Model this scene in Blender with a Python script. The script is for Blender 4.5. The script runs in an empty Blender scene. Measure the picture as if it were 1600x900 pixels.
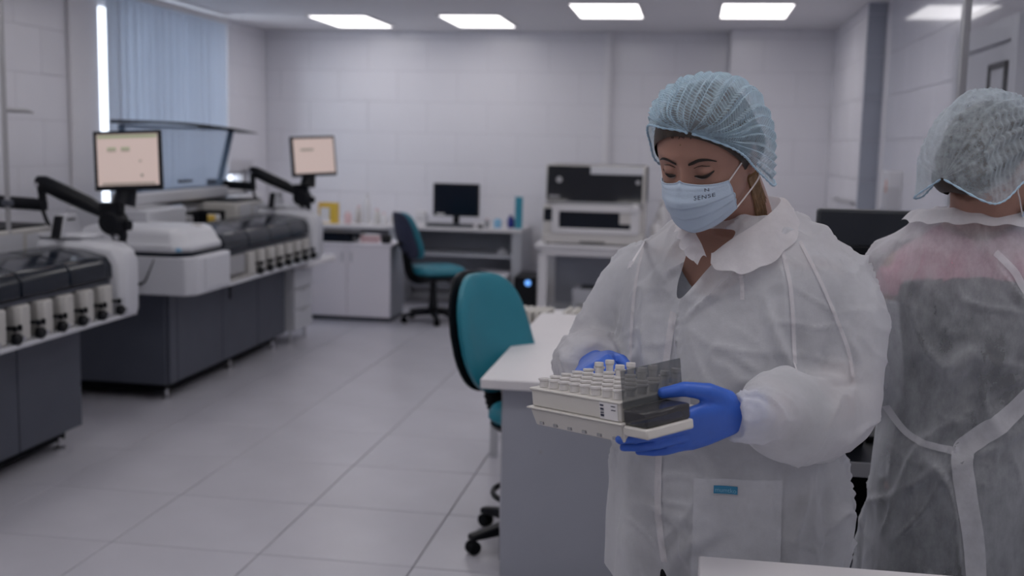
import bpy, bmesh, math, random
import numpy as np
from mathutils import Vector, Matrix, noise as mnoise

random.seed(7)
SC = bpy.context.scene
COL = SC.collection
PI = math.pi
R = math.radians

# ------------------------------------------------------------------ camera
cam_d = bpy.data.cameras.new('camera')
cam = bpy.data.objects.new('camera', cam_d)
COL.objects.link(cam)
YAW, PITCH, ROLL, EYE = .1581, .1292, -.0221, 1.564
_f = Vector((-math.sin(YAW)*math.cos(PITCH), math.cos(YAW)*math.cos(PITCH), -math.sin(PITCH)))
_r = Vector((math.cos(YAW), math.sin(YAW), 0))
_d = _f.cross(_r)
_r2 = _r*math.cos(ROLL) + _d*math.sin(ROLL)
_d2 = -_r*math.sin(ROLL) + _d*math.cos(ROLL)
m = Matrix.Identity(4)
for i in range(3):
    m[i][0] = _r2[i]; m[i][1] = -_d2[i]; m[i][2] = -_f[i]
m[2][3] = EYE
cam.matrix_world = m
cam_d.sensor_width = 36.0
cam_d.lens = 1740/1600*36
cam_d.clip_start = .05
cam_d.dof.use_dof = True
cam_d.dof.focus_distance = 1.95
cam_d.dof.aperture_fstop = 3.4
SC.camera = cam

# ------------------------------------------------------------------ world, exposure
wd = bpy.data.worlds.new('overcast_sky')
SC.world = wd
wd.use_nodes = True
wd.node_tree.nodes['Background'].inputs[0].default_value = (.80, .88, 1.0, 1)
wd.node_tree.nodes['Background'].inputs[1].default_value = 2.6
SC.view_settings.view_transform = 'Standard'
SC.view_settings.look = 'None'
SC.view_settings.gamma = 1
SC.view_settings.use_curve_mapping = False
SC.view_settings.exposure = .14
if hasattr(SC, 'cycles'): SC.cycles.transparent_max_bounces = 24
LAMP = 3.4          # emission of the ceiling panels

# ------------------------------------------------------------------ helpers
def lin(c):
    return tuple(((v/255+.055)/1.055)**2.4 if v/255 > .04045 else v/255/12.92 for v in c)

def mat(name, rgb, rough=.5, metal=0., spec=.5, var=0., vscale=6., bump=0., bscale=80., emit=0., alpha=1., trans=0., coat=0., sss=0.):
    M = bpy.data.materials.new(name); M.use_nodes = True
    nt = M.node_tree; b = nt.nodes['Principled BSDF']
    col = (*rgb, 1)
    b.inputs['Base Color'].default_value = col
    b.inputs['Roughness'].default_value = rough
    b.inputs['Metallic'].default_value = metal
    b.inputs['Specular IOR Level'].default_value = spec
    b.inputs['Alpha'].default_value = alpha
    b.inputs['Transmission Weight'].default_value = trans
    b.inputs['Coat Weight'].default_value = coat
    if sss:
        b.inputs['Subsurface Weight'].default_value = sss
        b.inputs['Subsurface Radius'].default_value = (.012, .005, .003)
        b.inputs['Subsurface Scale'].default_value = 1
    if emit:
        b.inputs['Emission Color'].default_value = col
        b.inputs['Emission Strength'].default_value = emit
    tc = nt.nodes.new('ShaderNodeTexCoord')
    if var:
        n = nt.nodes.new('ShaderNodeTexNoise'); n.inputs['Scale'].default_value = vscale; n.inputs['Detail'].default_value = 5
        nt.links.new(tc.outputs['Object'], n.inputs['Vector'])
        r = nt.nodes.new('ShaderNodeValToRGB')
        r.color_ramp.elements[0].position = .3; r.color_ramp.elements[1].position = .7
        r.color_ramp.elements[0].color = (*[v*(1-var) for v in rgb], 1)
        r.color_ramp.elements[1].color = (*[min(1, v*(1+var)) for v in rgb], 1)
        nt.links.new(n.outputs['Fac'], r.inputs['Fac']); nt.links.new(r.outputs['Color'], b.inputs['Base Color'])
    if bump:
        n2 = nt.nodes.new('ShaderNodeTexNoise'); n2.inputs['Scale'].default_value = bscale; n2.inputs['Detail'].default_value = 4
        nt.links.new(tc.outputs['Object'], n2.inputs['Vector'])
        bp = nt.nodes.new('ShaderNodeBump'); bp.inputs['Strength'].default_value = bump; bp.inputs['Distance'].default_value = .004
        nt.links.new(n2.outputs['Fac'], bp.inputs['Height']); nt.links.new(bp.outputs['Normal'], b.inputs['Normal'])
    return M

class B:
    """collects shapes for one mesh"""
    def __init__(s): s.v = []; s.f = []
    def add(s, vs, fs):
        o = len(s.v); s.v += [tuple(p) for p in vs]; s.f += [tuple(i+o for i in f) for f in fs]; return s
    def box(s, x0, x1, y0, y1, z0, z1, M=None):
        vs = [Vector((x, y, z)) for z in (z0, z1) for y in (y0, y1) for x in (x0, x1)]
        if M is not None: vs = [M @ v for v in vs]
        return s.add(vs, [(0, 2, 3, 1), (4, 5, 7, 6), (0, 1, 5, 4), (2, 6, 7, 3), (0, 4, 6, 2), (1, 3, 7, 5)])
    def loft(s, rings, cap=True, closed=True):
        n = len(rings[0]); vs = [p for r in rings for p in r]; fs = []
        for i in range(len(rings)-1):
            for j in range(n if closed else n-1):
                k = (j+1) % n
                fs.append((i*n+j, i*n+k, (i+1)*n+k, (i+1)*n+j))
        if cap and closed:
            fs.append(tuple(range(n-1, -1, -1))); fs.append(tuple((len(rings)-1)*n+j for j in range(n)))
        return s.add(vs, fs)
    def tube(s, pts, r, n=10, cap=True):
        pts = [Vector(p) for p in pts]
        rs = r if isinstance(r, (list, tuple)) else [r]*len(pts)
        rings = []; up = None
        for i, p in enumerate(pts):
            t = (pts[min(i+1, len(pts)-1)]-pts[max(i-1, 0)]).normalized()
            if up is None:
                up = Vector((0, 0, 1)) if abs(t.z) < .9 else Vector((1, 0, 0))
            a = t.cross(up).normalized(); up = a.cross(t).normalized()
            rings.append([p+(a*math.cos(2*PI*k/n)+up*math.sin(2*PI*k/n))*rs[i] for k in range(n)])
        return s.loft(rings, cap)
    def lathe(s, c, prof, n=20, M=None):
        c = Vector(c); rings = []
        for r, z in prof:
            ring = [Vector((r*math.cos(2*PI*k/n), r*math.sin(2*PI*k/n), z)) for k in range(n)]
            if M is not None: ring = [M @ p for p in ring]
            rings.append([c+p for p in ring])
        return s.loft(rings)
    def prism(s, poly, axis, a, b):
        def P(u, v, w): return {'x': (w, u, v), 'y': (u, w, v), 'z': (u, v, w)}[axis]
        return s.loft([[P(u, v, a) for u, v in poly], [P(u, v, b) for u, v in poly]])
    def grid(s, P):
        n, mm = len(P), len(P[0])
        return s.add([p for r in P for p in r], [(i*mm+j, i*mm+j+1, (i+1)*mm+j+1, (i+1)*mm+j) for i in range(n-1) for j in range(mm-1)])
    def mesh(s, name, material, smooth=40):
        me = bpy.data.meshes.new(name); me.from_pydata(s.v, [], s.f)
        bm = bmesh.new(); bm.from_mesh(me); bmesh.ops.recalc_face_normals(bm, faces=bm.faces); bm.to_mesh(me); bm.free()
        if material: me.materials.append(material)
        if smooth:
            me.polygons.foreach_set('use_smooth', [True]*len(me.polygons)); me.set_sharp_from_angle(angle=R(smooth))
        me.update(); return me

def link(name, me, parent=None, loc=(0, 0, 0), rot=None):
    o = bpy.data.objects.new(name, me); COL.objects.link(o)
    if parent is not None: o.parent = parent
    o.location = loc
    if rot: o.rotation_euler = rot
    return o

def part(name, b, material, parent=None, bev=0., seg=2, smooth=40, label=None, loc=(0, 0, 0), rot=None):
    o = link(name, b.mesh(name, material, smooth), parent, loc, rot)
    if bev:
        md = o.modifiers.new('bevel', 'BEVEL'); md.width = bev; md.segments = seg; md.limit_method = 'ANGLE'; md.angle_limit = R(35)
        md.harden_normals = False
    if label: o['label'] = label
    return o

def tag(o, label, cat, group=None):
    o['label'] = label; o['category'] = cat
    if group: o['group'] = group
    return o

def thing(name, label, cat, loc=(0, 0, 0), rz=0., group=None):
    o = bpy.data.objects.new(name, None); COL.objects.link(o)
    o.empty_display_size = .1; o.location = loc; o.rotation_euler = (0, 0, rz)
    return tag(o, label, cat, group)

def structure(o): o['kind'] = 'structure'; return o

def copy_tree(o, parent=None):
    c = o.copy(); COL.objects.link(c)
    if parent is not None: c.parent = parent
    for ch in list(o.children): copy_tree(ch, c)
    return c

def bx(*a): return B().box(*a)

# ------------------------------------------------------------------ materials
M_wall = mat('white_wall_tile', (.79, .785, .84), .22, spec=.5, var=.02, vscale=2)
M_grout = mat('grey_grout', (.60, .59, .63), .8)
M_paint = mat('white_paint', (.80, .79, .83), .55)
M_ceil = mat('ceiling_paint', (.78, .77, .80), .8)
M_greyface = mat('grey_blue_tile', (.36, .39, .46), .3)
M_floor = mat('floor_tile', (.50, .495, .55), .30, spec=.45, var=.05, vscale=3)
M_fgrout = mat('floor_grout', (.24, .235, .26), .85)
M_lamp = mat('lamp_diffuser', (1, .966, .962), .5, emit=LAMP)
M_white = mat('white_plastic', (.74, .73, .75), .35)
M_offw = mat('warm_white_plastic', (.66, .64, .62), .4)
M_grey = mat('grey_plastic', (.34, .34, .36), .4)
M_lgrey = mat('light_grey_plastic', (.52, .53, .57), .4)
M_dgrey = mat('dark_grey_metal', (.075, .083, .108), .42, metal=.1, spec=.35, var=.05)
M_black = mat('black_plastic', (.005, .006, .009), .42, spec=.22)
M_matblack = mat('matt_black', (.004, .005, .007), .75, spec=.15)
M_gloss = mat('glossy_smoked_cover', (.006, .010, .019), .16, spec=.3)
M_navy = mat('navy_fabric', (.030, .034, .07), .85, bump=.3, bscale=300)
M_teal = mat('teal_vinyl', (.018, .195, .265), .42, spec=.5, var=.05, bump=.08, bscale=200)
M_chrome = mat('chrome', (.6, .6, .62), .2, metal=1)
M_desk = mat('white_laminate', (.72, .70, .72), .4, var=.015)
M_panel = mat('grey_laminate', (.36, .375, .43), .5, var=.02)
M_cab = mat('white_cabinet_front', (.86, .83, .89), .45)
M_screen = mat('lit_screen', (.50, .40, .37), .4, emit=.55)
M_screen_txt = mat('screen_grey_text', (.30, .26, .22), .4, emit=.3)
M_screen_grn = mat('screen_green_bar', (.34, .38, .24), .4, emit=.3)
M_yellow = mat('yellow_plastic', (.72, .48, .06), .45)
M_tealpl = mat('teal_bottle', (.04, .30, .42), .35)
M_bluepl = mat('deep_blue_bottle', (.02, .03, .24), .35)
M_skyblue = mat('sky_blue_plastic', (.25, .50, .72), .4)
M_pink = mat('pale_pink_plastic', (.72, .50, .52), .5)
M_orange = mat('orange_sticker', (.72, .22, .08), .5)
M_led = mat('blue_led', (.16, .42, 1.0), .4, emit=1.0)
M_anw = mat('pale_grey_instrument_shell', (.58, .59, .635), .42)
M_anb = mat('warm_grey_instrument_plastic', (.47, .46, .445), .45)
M_beige = mat('beige_plastic', (.60, .58, .54), .45)
# ------------------------------------------------------------------ setting
XL, XR, YB, ZC = -4.30, 1.35, 10.90, 2.64
TW, TH, TZ, TX = .605, .3027, 2.556, -3.843     # wall tile pitch and anchors

_tile_cache = {}
def tile_mesh(w, h, t, material, gap):
    key = (round(w, 3), round(h, 3), round(t, 4), material.name)
    if key not in _tile_cache:
        a, b_, c = gap/2, .0025, t
        b = B()
        r0 = [(a, a, 0), (w-a, a, 0), (w-a, h-a, 0), (a, h-a, 0)]
        r1 = [(x, y, c-.0012) for x, y, _ in r0]
        r2 = [(a+b_, a+b_, c), (w-a-b_, a+b_, c), (w-a-b_, h-a-b_, c), (a+b_, h-a-b_, c)]
        b.loft([r0, r1, r2]); _tile_cache[key] = b.mesh('tile', material, 0)
    return _tile_cache[key]

def lay(parent, org, U, V, N, u0, u1, v0, v1, ua, va, material, tw=TW, th=TH, t=.006, gap=.004, bond=True, holes=(), minw=.03):
    """tiles on the plane org + u U + v V, joints anchored at ua, va, clipped to the rectangle less the holes"""
    U, V, N, org = Vector(U), Vector(V), Vector(N), Vector(org)
    j0 = math.floor((v0-va)/th)
    for j in range(j0, math.ceil((v1-va)/th)):
        a, b = max(v0, va+j*th), min(v1, va+(j+1)*th)
        if b-a < minw: continue
        sh = ua + (tw/2 if bond and j % 2 else 0)
        for i in range(math.floor((u0-sh)/tw), math.ceil((u1-sh)/tw)):
            c, d = max(u0, sh+i*tw), min(u1, sh+(i+1)*tw)
            spans = [(c, d)]
            for h in holes:
                if a < h[3]-.01 and b > h[2]+.01:
                    ns = []
                    for p, q in spans:
                        if q <= h[0] or p >= h[1]: ns.append((p, q)); continue
                        if p < h[0]: ns.append((p, h[0]))
                        if q > h[1]: ns.append((h[1], q))
                    spans = ns
            for p, q in spans:
                if q-p < minw: continue
                o = link('tile', tile_mesh(q-p, b-a, t, material, gap), parent)
                M4 = Matrix.Identity(4); P = org+U*p+V*a
                for k in range(3):
                    M4[k][0] = U[k]; M4[k][1] = V[k]; M4[k][2] = N[k]; M4[k][3] = P[k]
                o.matrix_local = M4

# floor: grout bed plus square tiles
fl = structure(part('floor', bx(XL-.3, 3.2, -2.4, YB+.3, -.2, -.005), M_fgrout, smooth=0))
lay(fl, (0, 0, -.006), (1, 0, 0), (0, 1, 0), (0, 0, 1), XL, 2.0, .85, YB, -2.163, 3.8545, M_floor, .6, .6, .006, .005, bond=False)
structure(part('ceiling', bx(XL-.3, 3.2, -2.4, YB+.3, ZC, ZC+.2), M_ceil, smooth=0))

# back wall, its pilaster and the white conduit strip
wb = structure(part('wall_back', bx(XL-.2, XR+.4, YB+.005, YB+.25, 0, ZC), M_grout, smooth=0))
lay(wb, (0, YB+.006, 0), (1, 0, 0), (0, 0, 1), (0, -1, 0), XL, .29, .0, ZC, TX, TZ-9*TH, M_wall)
pil = structure(part('wall_pilaster', bx(.29, 1.25, 10.556, YB, 0, ZC), M_grout, smooth=0))
lay(pil, (0, 10.556, 0), (1, 0, 0), (0, 0, 1), (0, -1, 0), .29, 1.25, 0, ZC, TX+.2, TZ-9*TH, M_wall)
structure(part('trim_1', bx(-.885, -.815, YB-.045, YB, 0, ZC), M_paint, bev=.006, label='white vertical conduit strip on the back wall'))
structure(part('baseboard_back', bx(XL, .29, YB-.018, YB, 0, .07), M_lgrey))

# right: rear stretch, grey return, tiled right wall with a door
wr0 = structure(part('wall_right_rear', bx(1.216, 1.40, 8.62, 10.556, 0, ZC), M_grout, smooth=0))
lay(wr0, (1.216, 0, 0), (0, 1, 0), (0, 0, 1), (-1, 0, 0), 8.62, 10.55, 0, ZC, 8.62, TZ-9*TH, M_wall)
lay(wr0, (0, 8.62, 0), (1, 0, 0), (0, 0, 1), (0, -1, 0), 1.21, 1.40, 0, ZC, 1.21, TZ-9*TH, M_greyface, bond=False)
wr = structure(part('wall_right', bx(XR, XR+.2, 4.05, 8.62, 0, ZC), M_grout, smooth=0))
lay(wr, (XR, 0, 0), (0, 1, 0), (0, 0, 1), (-1, 0, 0), 4.05, 8.61, 0, ZC, 8.62, TZ-9*TH, M_wall, holes=[(4.97, 6.12, 0, 2.16)])
dr = structure(part('door_1', bx(XR-.03, XR, 5.07, 6.02, 0, 2.05), M_lgrey, bev=.004))
part('door_frame', B().box(XR-.05, XR, 6.02, 6.12, 0, 2.15).box(XR-.05, XR, 4.97, 5.07, 0, 2.15).box(XR-.05, XR, 5.07, 6.02, 2.05, 2.15), M_lgrey, dr, bev=.004)
part('vision_frame', B().box(XR-.045, XR-.02, 5.42, 5.445, 1.2, 1.96).box(XR-.045, XR-.02, 5.15, 5.175, 1.2, 1.96).box(XR-.045, XR-.02, 5.15, 5.445, 1.94, 1.965).box(XR-.045, XR-.02, 5.15, 5.445, 1.195, 1.22), M_black, dr)
part('vision_panel', bx(XR-.036, XR-.028, 5.175, 5.42, 1.22, 1.94), M_lgrey, dr)
structure(part('wall_front', bx(XL-.2, 2.8, -2.6, -2.4, 0, ZC), M_paint, smooth=0))
structure(part('wall_right_front', bx(2.6, 2.8, -2.4, 4.0, 0, ZC), M_paint, smooth=0))

# left wall with two window openings
W1 = (7.62, 9.82, .93, 2.56); W2 = (9.93, 10.53, 1.02, 1.25)
wl = B()
for y0, y1, z0, z1 in ((-2.4, W1[0], 0, ZC), (W1[0], W1[1], 0, W1[2]), (W1[0], W1[1], W1[3], ZC), (W1[1], W2[0], 0, ZC),
                       (W2[0], W2[1], 0, W2[2]), (W2[0], W2[1], W2[3], ZC), (W2[1], YB+.2, 0, ZC)):
    wl.box(XL-.22, XL-.005, y0, y1, z0, z1)
wlo = structure(part('wall_left', wl, M_grout, smooth=0))
lay(wlo, (XL-.006, 0, 0), (0, 1, 0), (0, 0, 1), (1, 0, 0), 3.4, 7.23, 0, ZC, 7.23, TZ-9*TH, M_wall)
lay(wlo, (XL-.006, 0, 0), (0, 1, 0), (0, 0, 1), (1, 0, 0), 9.83, YB, 0, ZC, 9.83, TZ-9*TH, M_wall, holes=[(W2[0], W2[1], W2[2]-.03, W2[3]+.02)])
structure(part('wall_left_reveal', bx(XL, XL+.035, 7.23, 7.60, 0, ZC), M_paint, bev=.006))
M_pane = mat('window_glass', (1, 1, 1), .02, trans=1.0, spec=.5); M_pane.node_tree.nodes['Principled BSDF'].inputs['IOR'].default_value = 1.02
for i, W in ((1, W1), (2, W2)):
    y0, y1, z0, z1 = W
    fr = B(); t = .05
    fr.box(XL-.15, XL-.09, y0, y0+t, z0, z1).box(XL-.15, XL-.09, y1-t, y1, z0, z1).box(XL-.15, XL-.09, y0, y1, z0, z0+t).box(XL-.15, XL-.09, y0, y1, z1-t, z1)
    if i == 1:
        for q in (.33, .67): fr.box(XL-.15, XL-.09, y0+(y1-y0)*q-.03, y0+(y1-y0)*q+.03, z0, z1)
    wo = structure(part('window_%d' % i, fr, M_white, bev=.004))
    part('pane', bx(XL-.123, XL-.117, y0+t, y1-t, z0+t, z1-t), M_pane, wo, smooth=0)
    part('sill', bx(XL-.16, XL+.09, y0-.03, y1+.03, z0-.035, z0), M_white, wo, bev=.012)

# glass partition on the right with its mullion
gp = structure(part('window_3', bx(.868, .892, 3.98, 4.03, 0, ZC), M_grey, bev=.003, label='thin grey upright of the glass partition'))
M_glassp = bpy.data.materials.new('partition_glass'); M_glassp.use_nodes = True
_n = M_glassp.node_tree; _n.nodes.remove(_n.nodes['Principled BSDF'])
_o = _n.nodes['Material Output']; _g = _n.nodes.new('ShaderNodeBsdfGlossy'); _t = _n.nodes.new('ShaderNodeBsdfTransparent'); _x = _n.nodes.new('ShaderNodeMixShader')
_g.inputs['Roughness'].default_value = .02; _t.inputs['Color'].default_value = (.93, .94, .96, 1); _x.inputs[0].default_value = .10
_n.links.new(_t.outputs[0], _x.inputs[1]); _n.links.new(_g.outputs[0], _x.inputs[2]); _n.links.new(_x.outputs[0], _o.inputs[0])
part('pane', bx(.645, .868, 4.0, 4.01, .0, ZC), M_glassp, gp, smooth=0)
part('pane', bx(.892, 2.6, 4.0, 4.01, .0, ZC), M_glassp, gp, smooth=0)

# ceiling light panels
def lamp(x, y, label, group=None, w=.52, d=.93):
    t = thing('ceiling_light', label, 'light', (x, y, ZC), 0, group)
    b = B(); e = .02
    b.box(-w/2-e, -w/2, -d/2-e, d/2+e, -.012, 0).box(w/2, w/2+e, -d/2-e, d/2+e, -.012, 0).box(-w/2, w/2, -d/2-e, -d/2, -.012, 0).box(-w/2, w/2, d/2, d/2+e, -.012, 0)
    part('frame', b, M_white, t)
    part('diffuser', bx(-w/2, w/2, -d/2, d/2, -.008, -.001), M_lamp, t, smooth=0)
    return t
lamp(-3.13, 10.02, 'lit ceiling light panel nearest the window blind, leftmost of the four')
lamp(-1.94, 9.95, 'lit ceiling light panel above the small black desk monitor')
lamp(-.73, 9.16, 'lit ceiling light panel above the large bench instrument, second from right')
lamp(.43, 9.13, 'lit ceiling light panel above the woman in front, rightmost of the four')
for y, rn in ((6.6, 'over the glass hood of the rear analyzer'), (4.1, 'over the front desk row'), (1.5, 'over the front counter'), (-1.15, 'behind the camera')):
    for x, cn in ((-3.13, 'first from the window side'), (-1.94, 'second from the window side'), (-.73, 'third from the window side'), (.43, 'fourth from the window side')) + (((1.9, 'fifth from the window side'),) if y < 2 else ()):
        lamp(x, y, 'ceiling panel %s, %s' % (rn, cn), 'ceiling lights nearer than the view')
# ------------------------------------------------------------------ vertical blind
bl = thing('vertical_blind', 'pale blue vertical slat blind hanging over the window on the left wall', 'blind', (-4.17, 8.8, 2.56))
part('headrail', bx(-.03, .03, -1.24, .80, 0, .05), M_white, bl, bev=.005)
M_slat = bpy.data.materials.new('blind_fabric'); M_slat.use_nodes = True
_n = M_slat.node_tree; _b = _n.nodes['Principled BSDF']; _b.inputs['Base Color'].default_value = (.70, .72, .77, 1); _b.inputs['Roughness'].default_value = .8
_tl = _n.nodes.new('ShaderNodeBsdfTranslucent'); _tl.inputs['Color'].default_value = (.66, .72, .80, 1)
_x = _n.nodes.new('ShaderNodeMixShader'); _x.inputs[0].default_value = .45
_n.links.new(_b.outputs[0], _x.inputs[1]); _n.links.new(_tl.outputs[0], _x.inputs[2]); _n.links.new(_x.outputs[0], _n.nodes['Material Output'].inputs[0])
sb = B()
pr = [(-.064+.128*k/6, .006*math.sin(PI*k/6)) for k in range(7)]
sb.loft([[(v, u, z) for u, v in pr]+[(v-.0012, u, z) for u, v in reversed(pr)] for z in (-1.58, 0)])
slat = sb.mesh('blind_slat', M_slat)
for k in range(17):
    link('blind_slat', slat, bl, (0, -1.165+k*.1165, 0), (0, 0, R(-22+5*math.sin(k*2.3))))
cw = B()
cw.tube([(.03, .77, 0), (.03, .77, -1.3)], .004, 6)
part('control_cord', cw, M_white, bl)

# ------------------------------------------------------------------ analyzers (two of the same make)
def analyzer(y0, label, lid, covers_label=None):
    t = thing('laboratory_analyzer', label, 'machine', (-3.0, y0, 0), 0, None)
    t['group'] = 'long floor standing analyzers'
    L = 2.25
    # cabinet body with separate front panels
    part('body', bx(-.93, -.012, .2, L-.16, .10, .70), M_dgrey, t, bev=.006)
    for a, b_ in ((.205, .30), (.306, .95), (.956, 1.55), (1.556, L-.165)):
        part('front_panel', bx(-.012, .004, a, b_, .105, .655), M_dgrey, t, bev=.004)
    part('side_panel', bx(-.92, -.02, .186, .2, .105, .655), M_dgrey, t, bev=.004)
    part('plinth', bx(-.88, -.06, .26, L-.22, .045, .10), M_matblack, t)
    for x in (-.06, -.84):
        for y in (.28, 1.2, L-.27):
            f = part('foot', B().lathe((x, y, 0), [(.028, 0), (.03, .012), (.012, .02), (.012, .06)], 14), M_chrome, t)
    part('lock', B().lathe((-.45, .186, .6), [(.016, 0), (.016, .006), (.010, .010)], 12, Matrix.Rotation(R(90), 3, 'X')), M_black, t)
    part('latch', bx(.002, .012, 1.06, 1.085, .50, .62), M_black, t, bev=.003)
    # white near-end module with rounded top cover
    part('end_module', B().prism([(-.90, 0), (.20, 0), (.25, .06), (.25, .52), (-.90, .52)], 'z', .665, .885), M_anw, t, bev=.012, seg=3)
    part('module_front_plate', bx(.248, .256, .16, .50, .69, .87), M_anw, t, bev=.003)
    sm = B().tube([(.02, -.004, .87), (-.01, -.004, .80), (-.035, -.004, .745), (-.06, -.004, .728), (-.11, -.004, .722), (-.15, -.004, .725)], [.003, .004, .005, .008, .009, .008], 8)
    part('door_handle', sm, M_black, t)
    part('cover_gasket', B().prism([(-.5, .01), (.15, .01), (.215, .07), (.215, .50), (-.5, .50)], 'z', .885, .91), M_gloss, t, bev=.006)
    rings = []
    for z, i in ((.908, 0), (.94, .0), (.965, .02), (1.0, .035), (1.03, .055), (1.045, .09)):
        rings.append([(-.5+i, .0+i*1.2, z), (.13-i, .0+i*1.2, z), (.205-i*1.1, .08+i, z), (.205-i*1.1, .50-i*.2, z), (-.5+i, .50-i*.2, z)])
    part('module_cover', B().loft(rings), M_anw, t, bev=.012, seg=3)
    part('cover_catch', bx(.08, .13, .33, .39, 1.02, 1.05), M_anb, t, bev=.006)
    part('cover_strip', bx(-.35, .17, .015, .03, .915, .935), M_skyblue, t, bev=.003)
    # deck with sloping smoked covers over the row of bottles
    part('deck', bx(-.92, .10, .52, L-.04, .66, .93), M_dgrey, t, bev=.006)
    ys = [.53, .92, 1.30, 1.68, 2.06]
    for a, b_ in zip(ys[:-1], ys[1:]):
        prof = [(-.16, .93), (.165, .858), (.205, .866), (.203, .93), (.175, .972), (.06, 1.0), (-.10, 1.015), (-.16, 1.005)]
        part('smoked_cover', B().prism([(u, v) for u, v in prof], 'y', a+.004, b_-.004), M_gloss, t, bev=.008, seg=3)
    part('cover_rail', bx(.10, .185, .53, L-.05, .835, .856), M_dgrey, t, bev=.003)
    part('back_board', bx(.06, .10, .52, L-.05, .66, .84), M_anb, t)
    part('bottle_tray', bx(-.0, .245, .50, L-.03, .662, .682), M_lgrey, t, bev=.005)
    grl = B()
    for k in range(9): grl.box(.20, .235, .56+k*.035, .578+k*.035, .682, .70)
    part('vent_grille', grl, M_anb, t)
    part('waste_drawer', bx(.10, .20, .54, .86, .71, .83), M_grey, t, bev=.006)
    bo = B().prism([(.10, .0), (.205, .0), (.225, .018), (.225, .082), (.205, .10), (.10, .10)], 'z', .685, .836).mesh('reagent_bottle', M_anb)
    kn = B().lathe((.232, .135, .705), [(.0, -.010), (.024, -.010), (.026, .012), (.02, .02), (0, .02)], 14, Matrix.Rotation(R(90), 3, 'Y')).mesh('knob', M_black)
    kc = B().lathe((.255, .152, .707), [(.0, -.004), (.011, -.004), (.011, .006), (0, .006)], 10, Matrix.Rotation(R(90), 3, 'Y')).mesh('cap_light', M_chrome)
    cl = B().box(.19, .24, .112, .15, .745, .757).box(.235, .25, .11, .12, .74, .764).box(.235, .25, .145, .155, .74, .764).mesh('clamp', M_black)
    dv = B().box(.095, .19, .104, .116, .69, .835).mesh('divider', M_grey)
    for k in range(7):
        y = .90+k*.172
        bt = link('reagent_bottle', bo, t, (0, y, 0))
        bt.modifiers.new('bevel', 'BEVEL').width = .006
        for nm, me in (('knob', kn), ('cap_light', kc), ('clamp', cl), ('divider', dv)):
            link(nm, me, t, (0, y, 0))
    ec = []
    for u, w_ in ((0, 2.06), (1, 2.09), (2, 2.20), (3, 2.25)):
        ins = .03 if u in (0, 3) else 0
        ec.append([(x, w_, z) for x, z in ((-.42, .67), (.25-ins, .67), (.262-ins, .70), (.262-ins, .94-ins), (.245-ins, .99-ins), (.19, 1.028-ins), (.04, 1.045-ins), (-.42, 1.05-ins))])
    part('end_cap', B().loft(ec), M_anw, t, bev=.008, seg=3)
    part('end_cap_pad', B().prism([(-.36, 2.07), (.02, 2.07), (.08, 2.13), (.08, 2.22), (-.36, 2.22)], 'z', 1.045, 1.072), M_anw, t, bev=.012, seg=3)
    # instruments standing on the deck
    rk = part('inner_housing', bx(-.75, -.22, .40, .92, .93, 1.115), M_lgrey, t, bev=.01)
    part('housing_lid', bx(-.70, -.30, .44, .86, 1.115, 1.125), M_grey, t, bev=.003)
    part('rear_housing', bx(-.93, -.5, .92, 2.06, .93, 1.06), M_lgrey, t, bev=.01)
    for (a, b_, col) in ((1.02, 1.22, None), (1.36, 1.66, M_yellow)):
        r_ = part('reagent_rack', B().box(-.45, -.28, a, b_, .93, .95).box(-.45, -.44, a, b_, .95, 1.045).box(-.45, -.28, a, a+.012, .95, 1.045).box(-.45, -.28, b_-.012, b_, .95, 1.045), M_black, t)
        n_ = 3
        for k in range(n_):
            part('vial', bx(-.42, -.30, a+.02+k*(b_-a-.04)/n_, a+.012+(k+1)*(b_-a-.04)/n_, .95, 1.02 if col else 1.035), col if (col and k != 2) else (M_white if col else M_grey), r_, bev=.005)
    part('orange_cap', bx(-.40, -.36, 1.03, 1.07, 1.045, 1.062), M_orange, t, bev=.004)
    wm = part('white_unit', bx(-.62, -.2, 1.69, 2.20, .93, 1.10), M_anb, t, bev=.012)
    part('unit_lid', bx(-.60, -.22, 1.71, 2.18, 1.10, 1.112), M_black, wm, bev=.003)
    part('unit_window', bx(-.2, -.196, 1.74, 1.94, .97, 1.08), M_lgrey, wm)
    part('unit_label', bx(-.2, -.196, 1.98, 2.15, 1.0, 1.07), M_anw, wm)
    part('tilted_reader', B().prism([(2.04, 1.05), (2.25, 1.05), (2.19, 1.165), (2.08, 1.165)], 'x', -.10, -.055), M_anw, t, bev=.006)
    part('reader_side', B().prism([(2.02, 1.05), (2.04, 1.05), (2.08, 1.16), (2.06, 1.16)], 'x', -.10, -.06), M_black, t)
    part('reader_mark', bx(-.056, -.053, 2.10, 2.17, 1.135, 1.143), M_black, t)
    if lid:
        # raised hood: grey beam, glass plate in a frame, dark visor along the top
        part('hood_beam', bx(-.56, -.44, .58, 2.10, 1.12, 1.20), M_lgrey, t, bev=.015, seg=3)
        part('beam_underside', bx(-.54, -.46, .64, 2.06, 1.10, 1.12), M_black, t)
        for y in (.66, 2.0): part('hood_post', bx(-.56, -.50, y, y+.05, .93, 1.12), M_black, t, bev=.006)
        z0, z1 = 1.205, 1.62
        bl0, bl1, tl0, tl1 = .84, 2.06, .62, 2.30
        M_smoke = mat('smoked_glass', (.36, .46, .62), .06, alpha=.20)
        part('hood_glass', B().prism([(bl0, z0), (bl1, z0), (tl1, z1), (tl0, z1)], 'x', -.508, -.502), M_smoke, t, smooth=0)
        M_bar = mat('blue_grey_frame', (.10, .16, .25), .35)
        bars = B()
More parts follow.
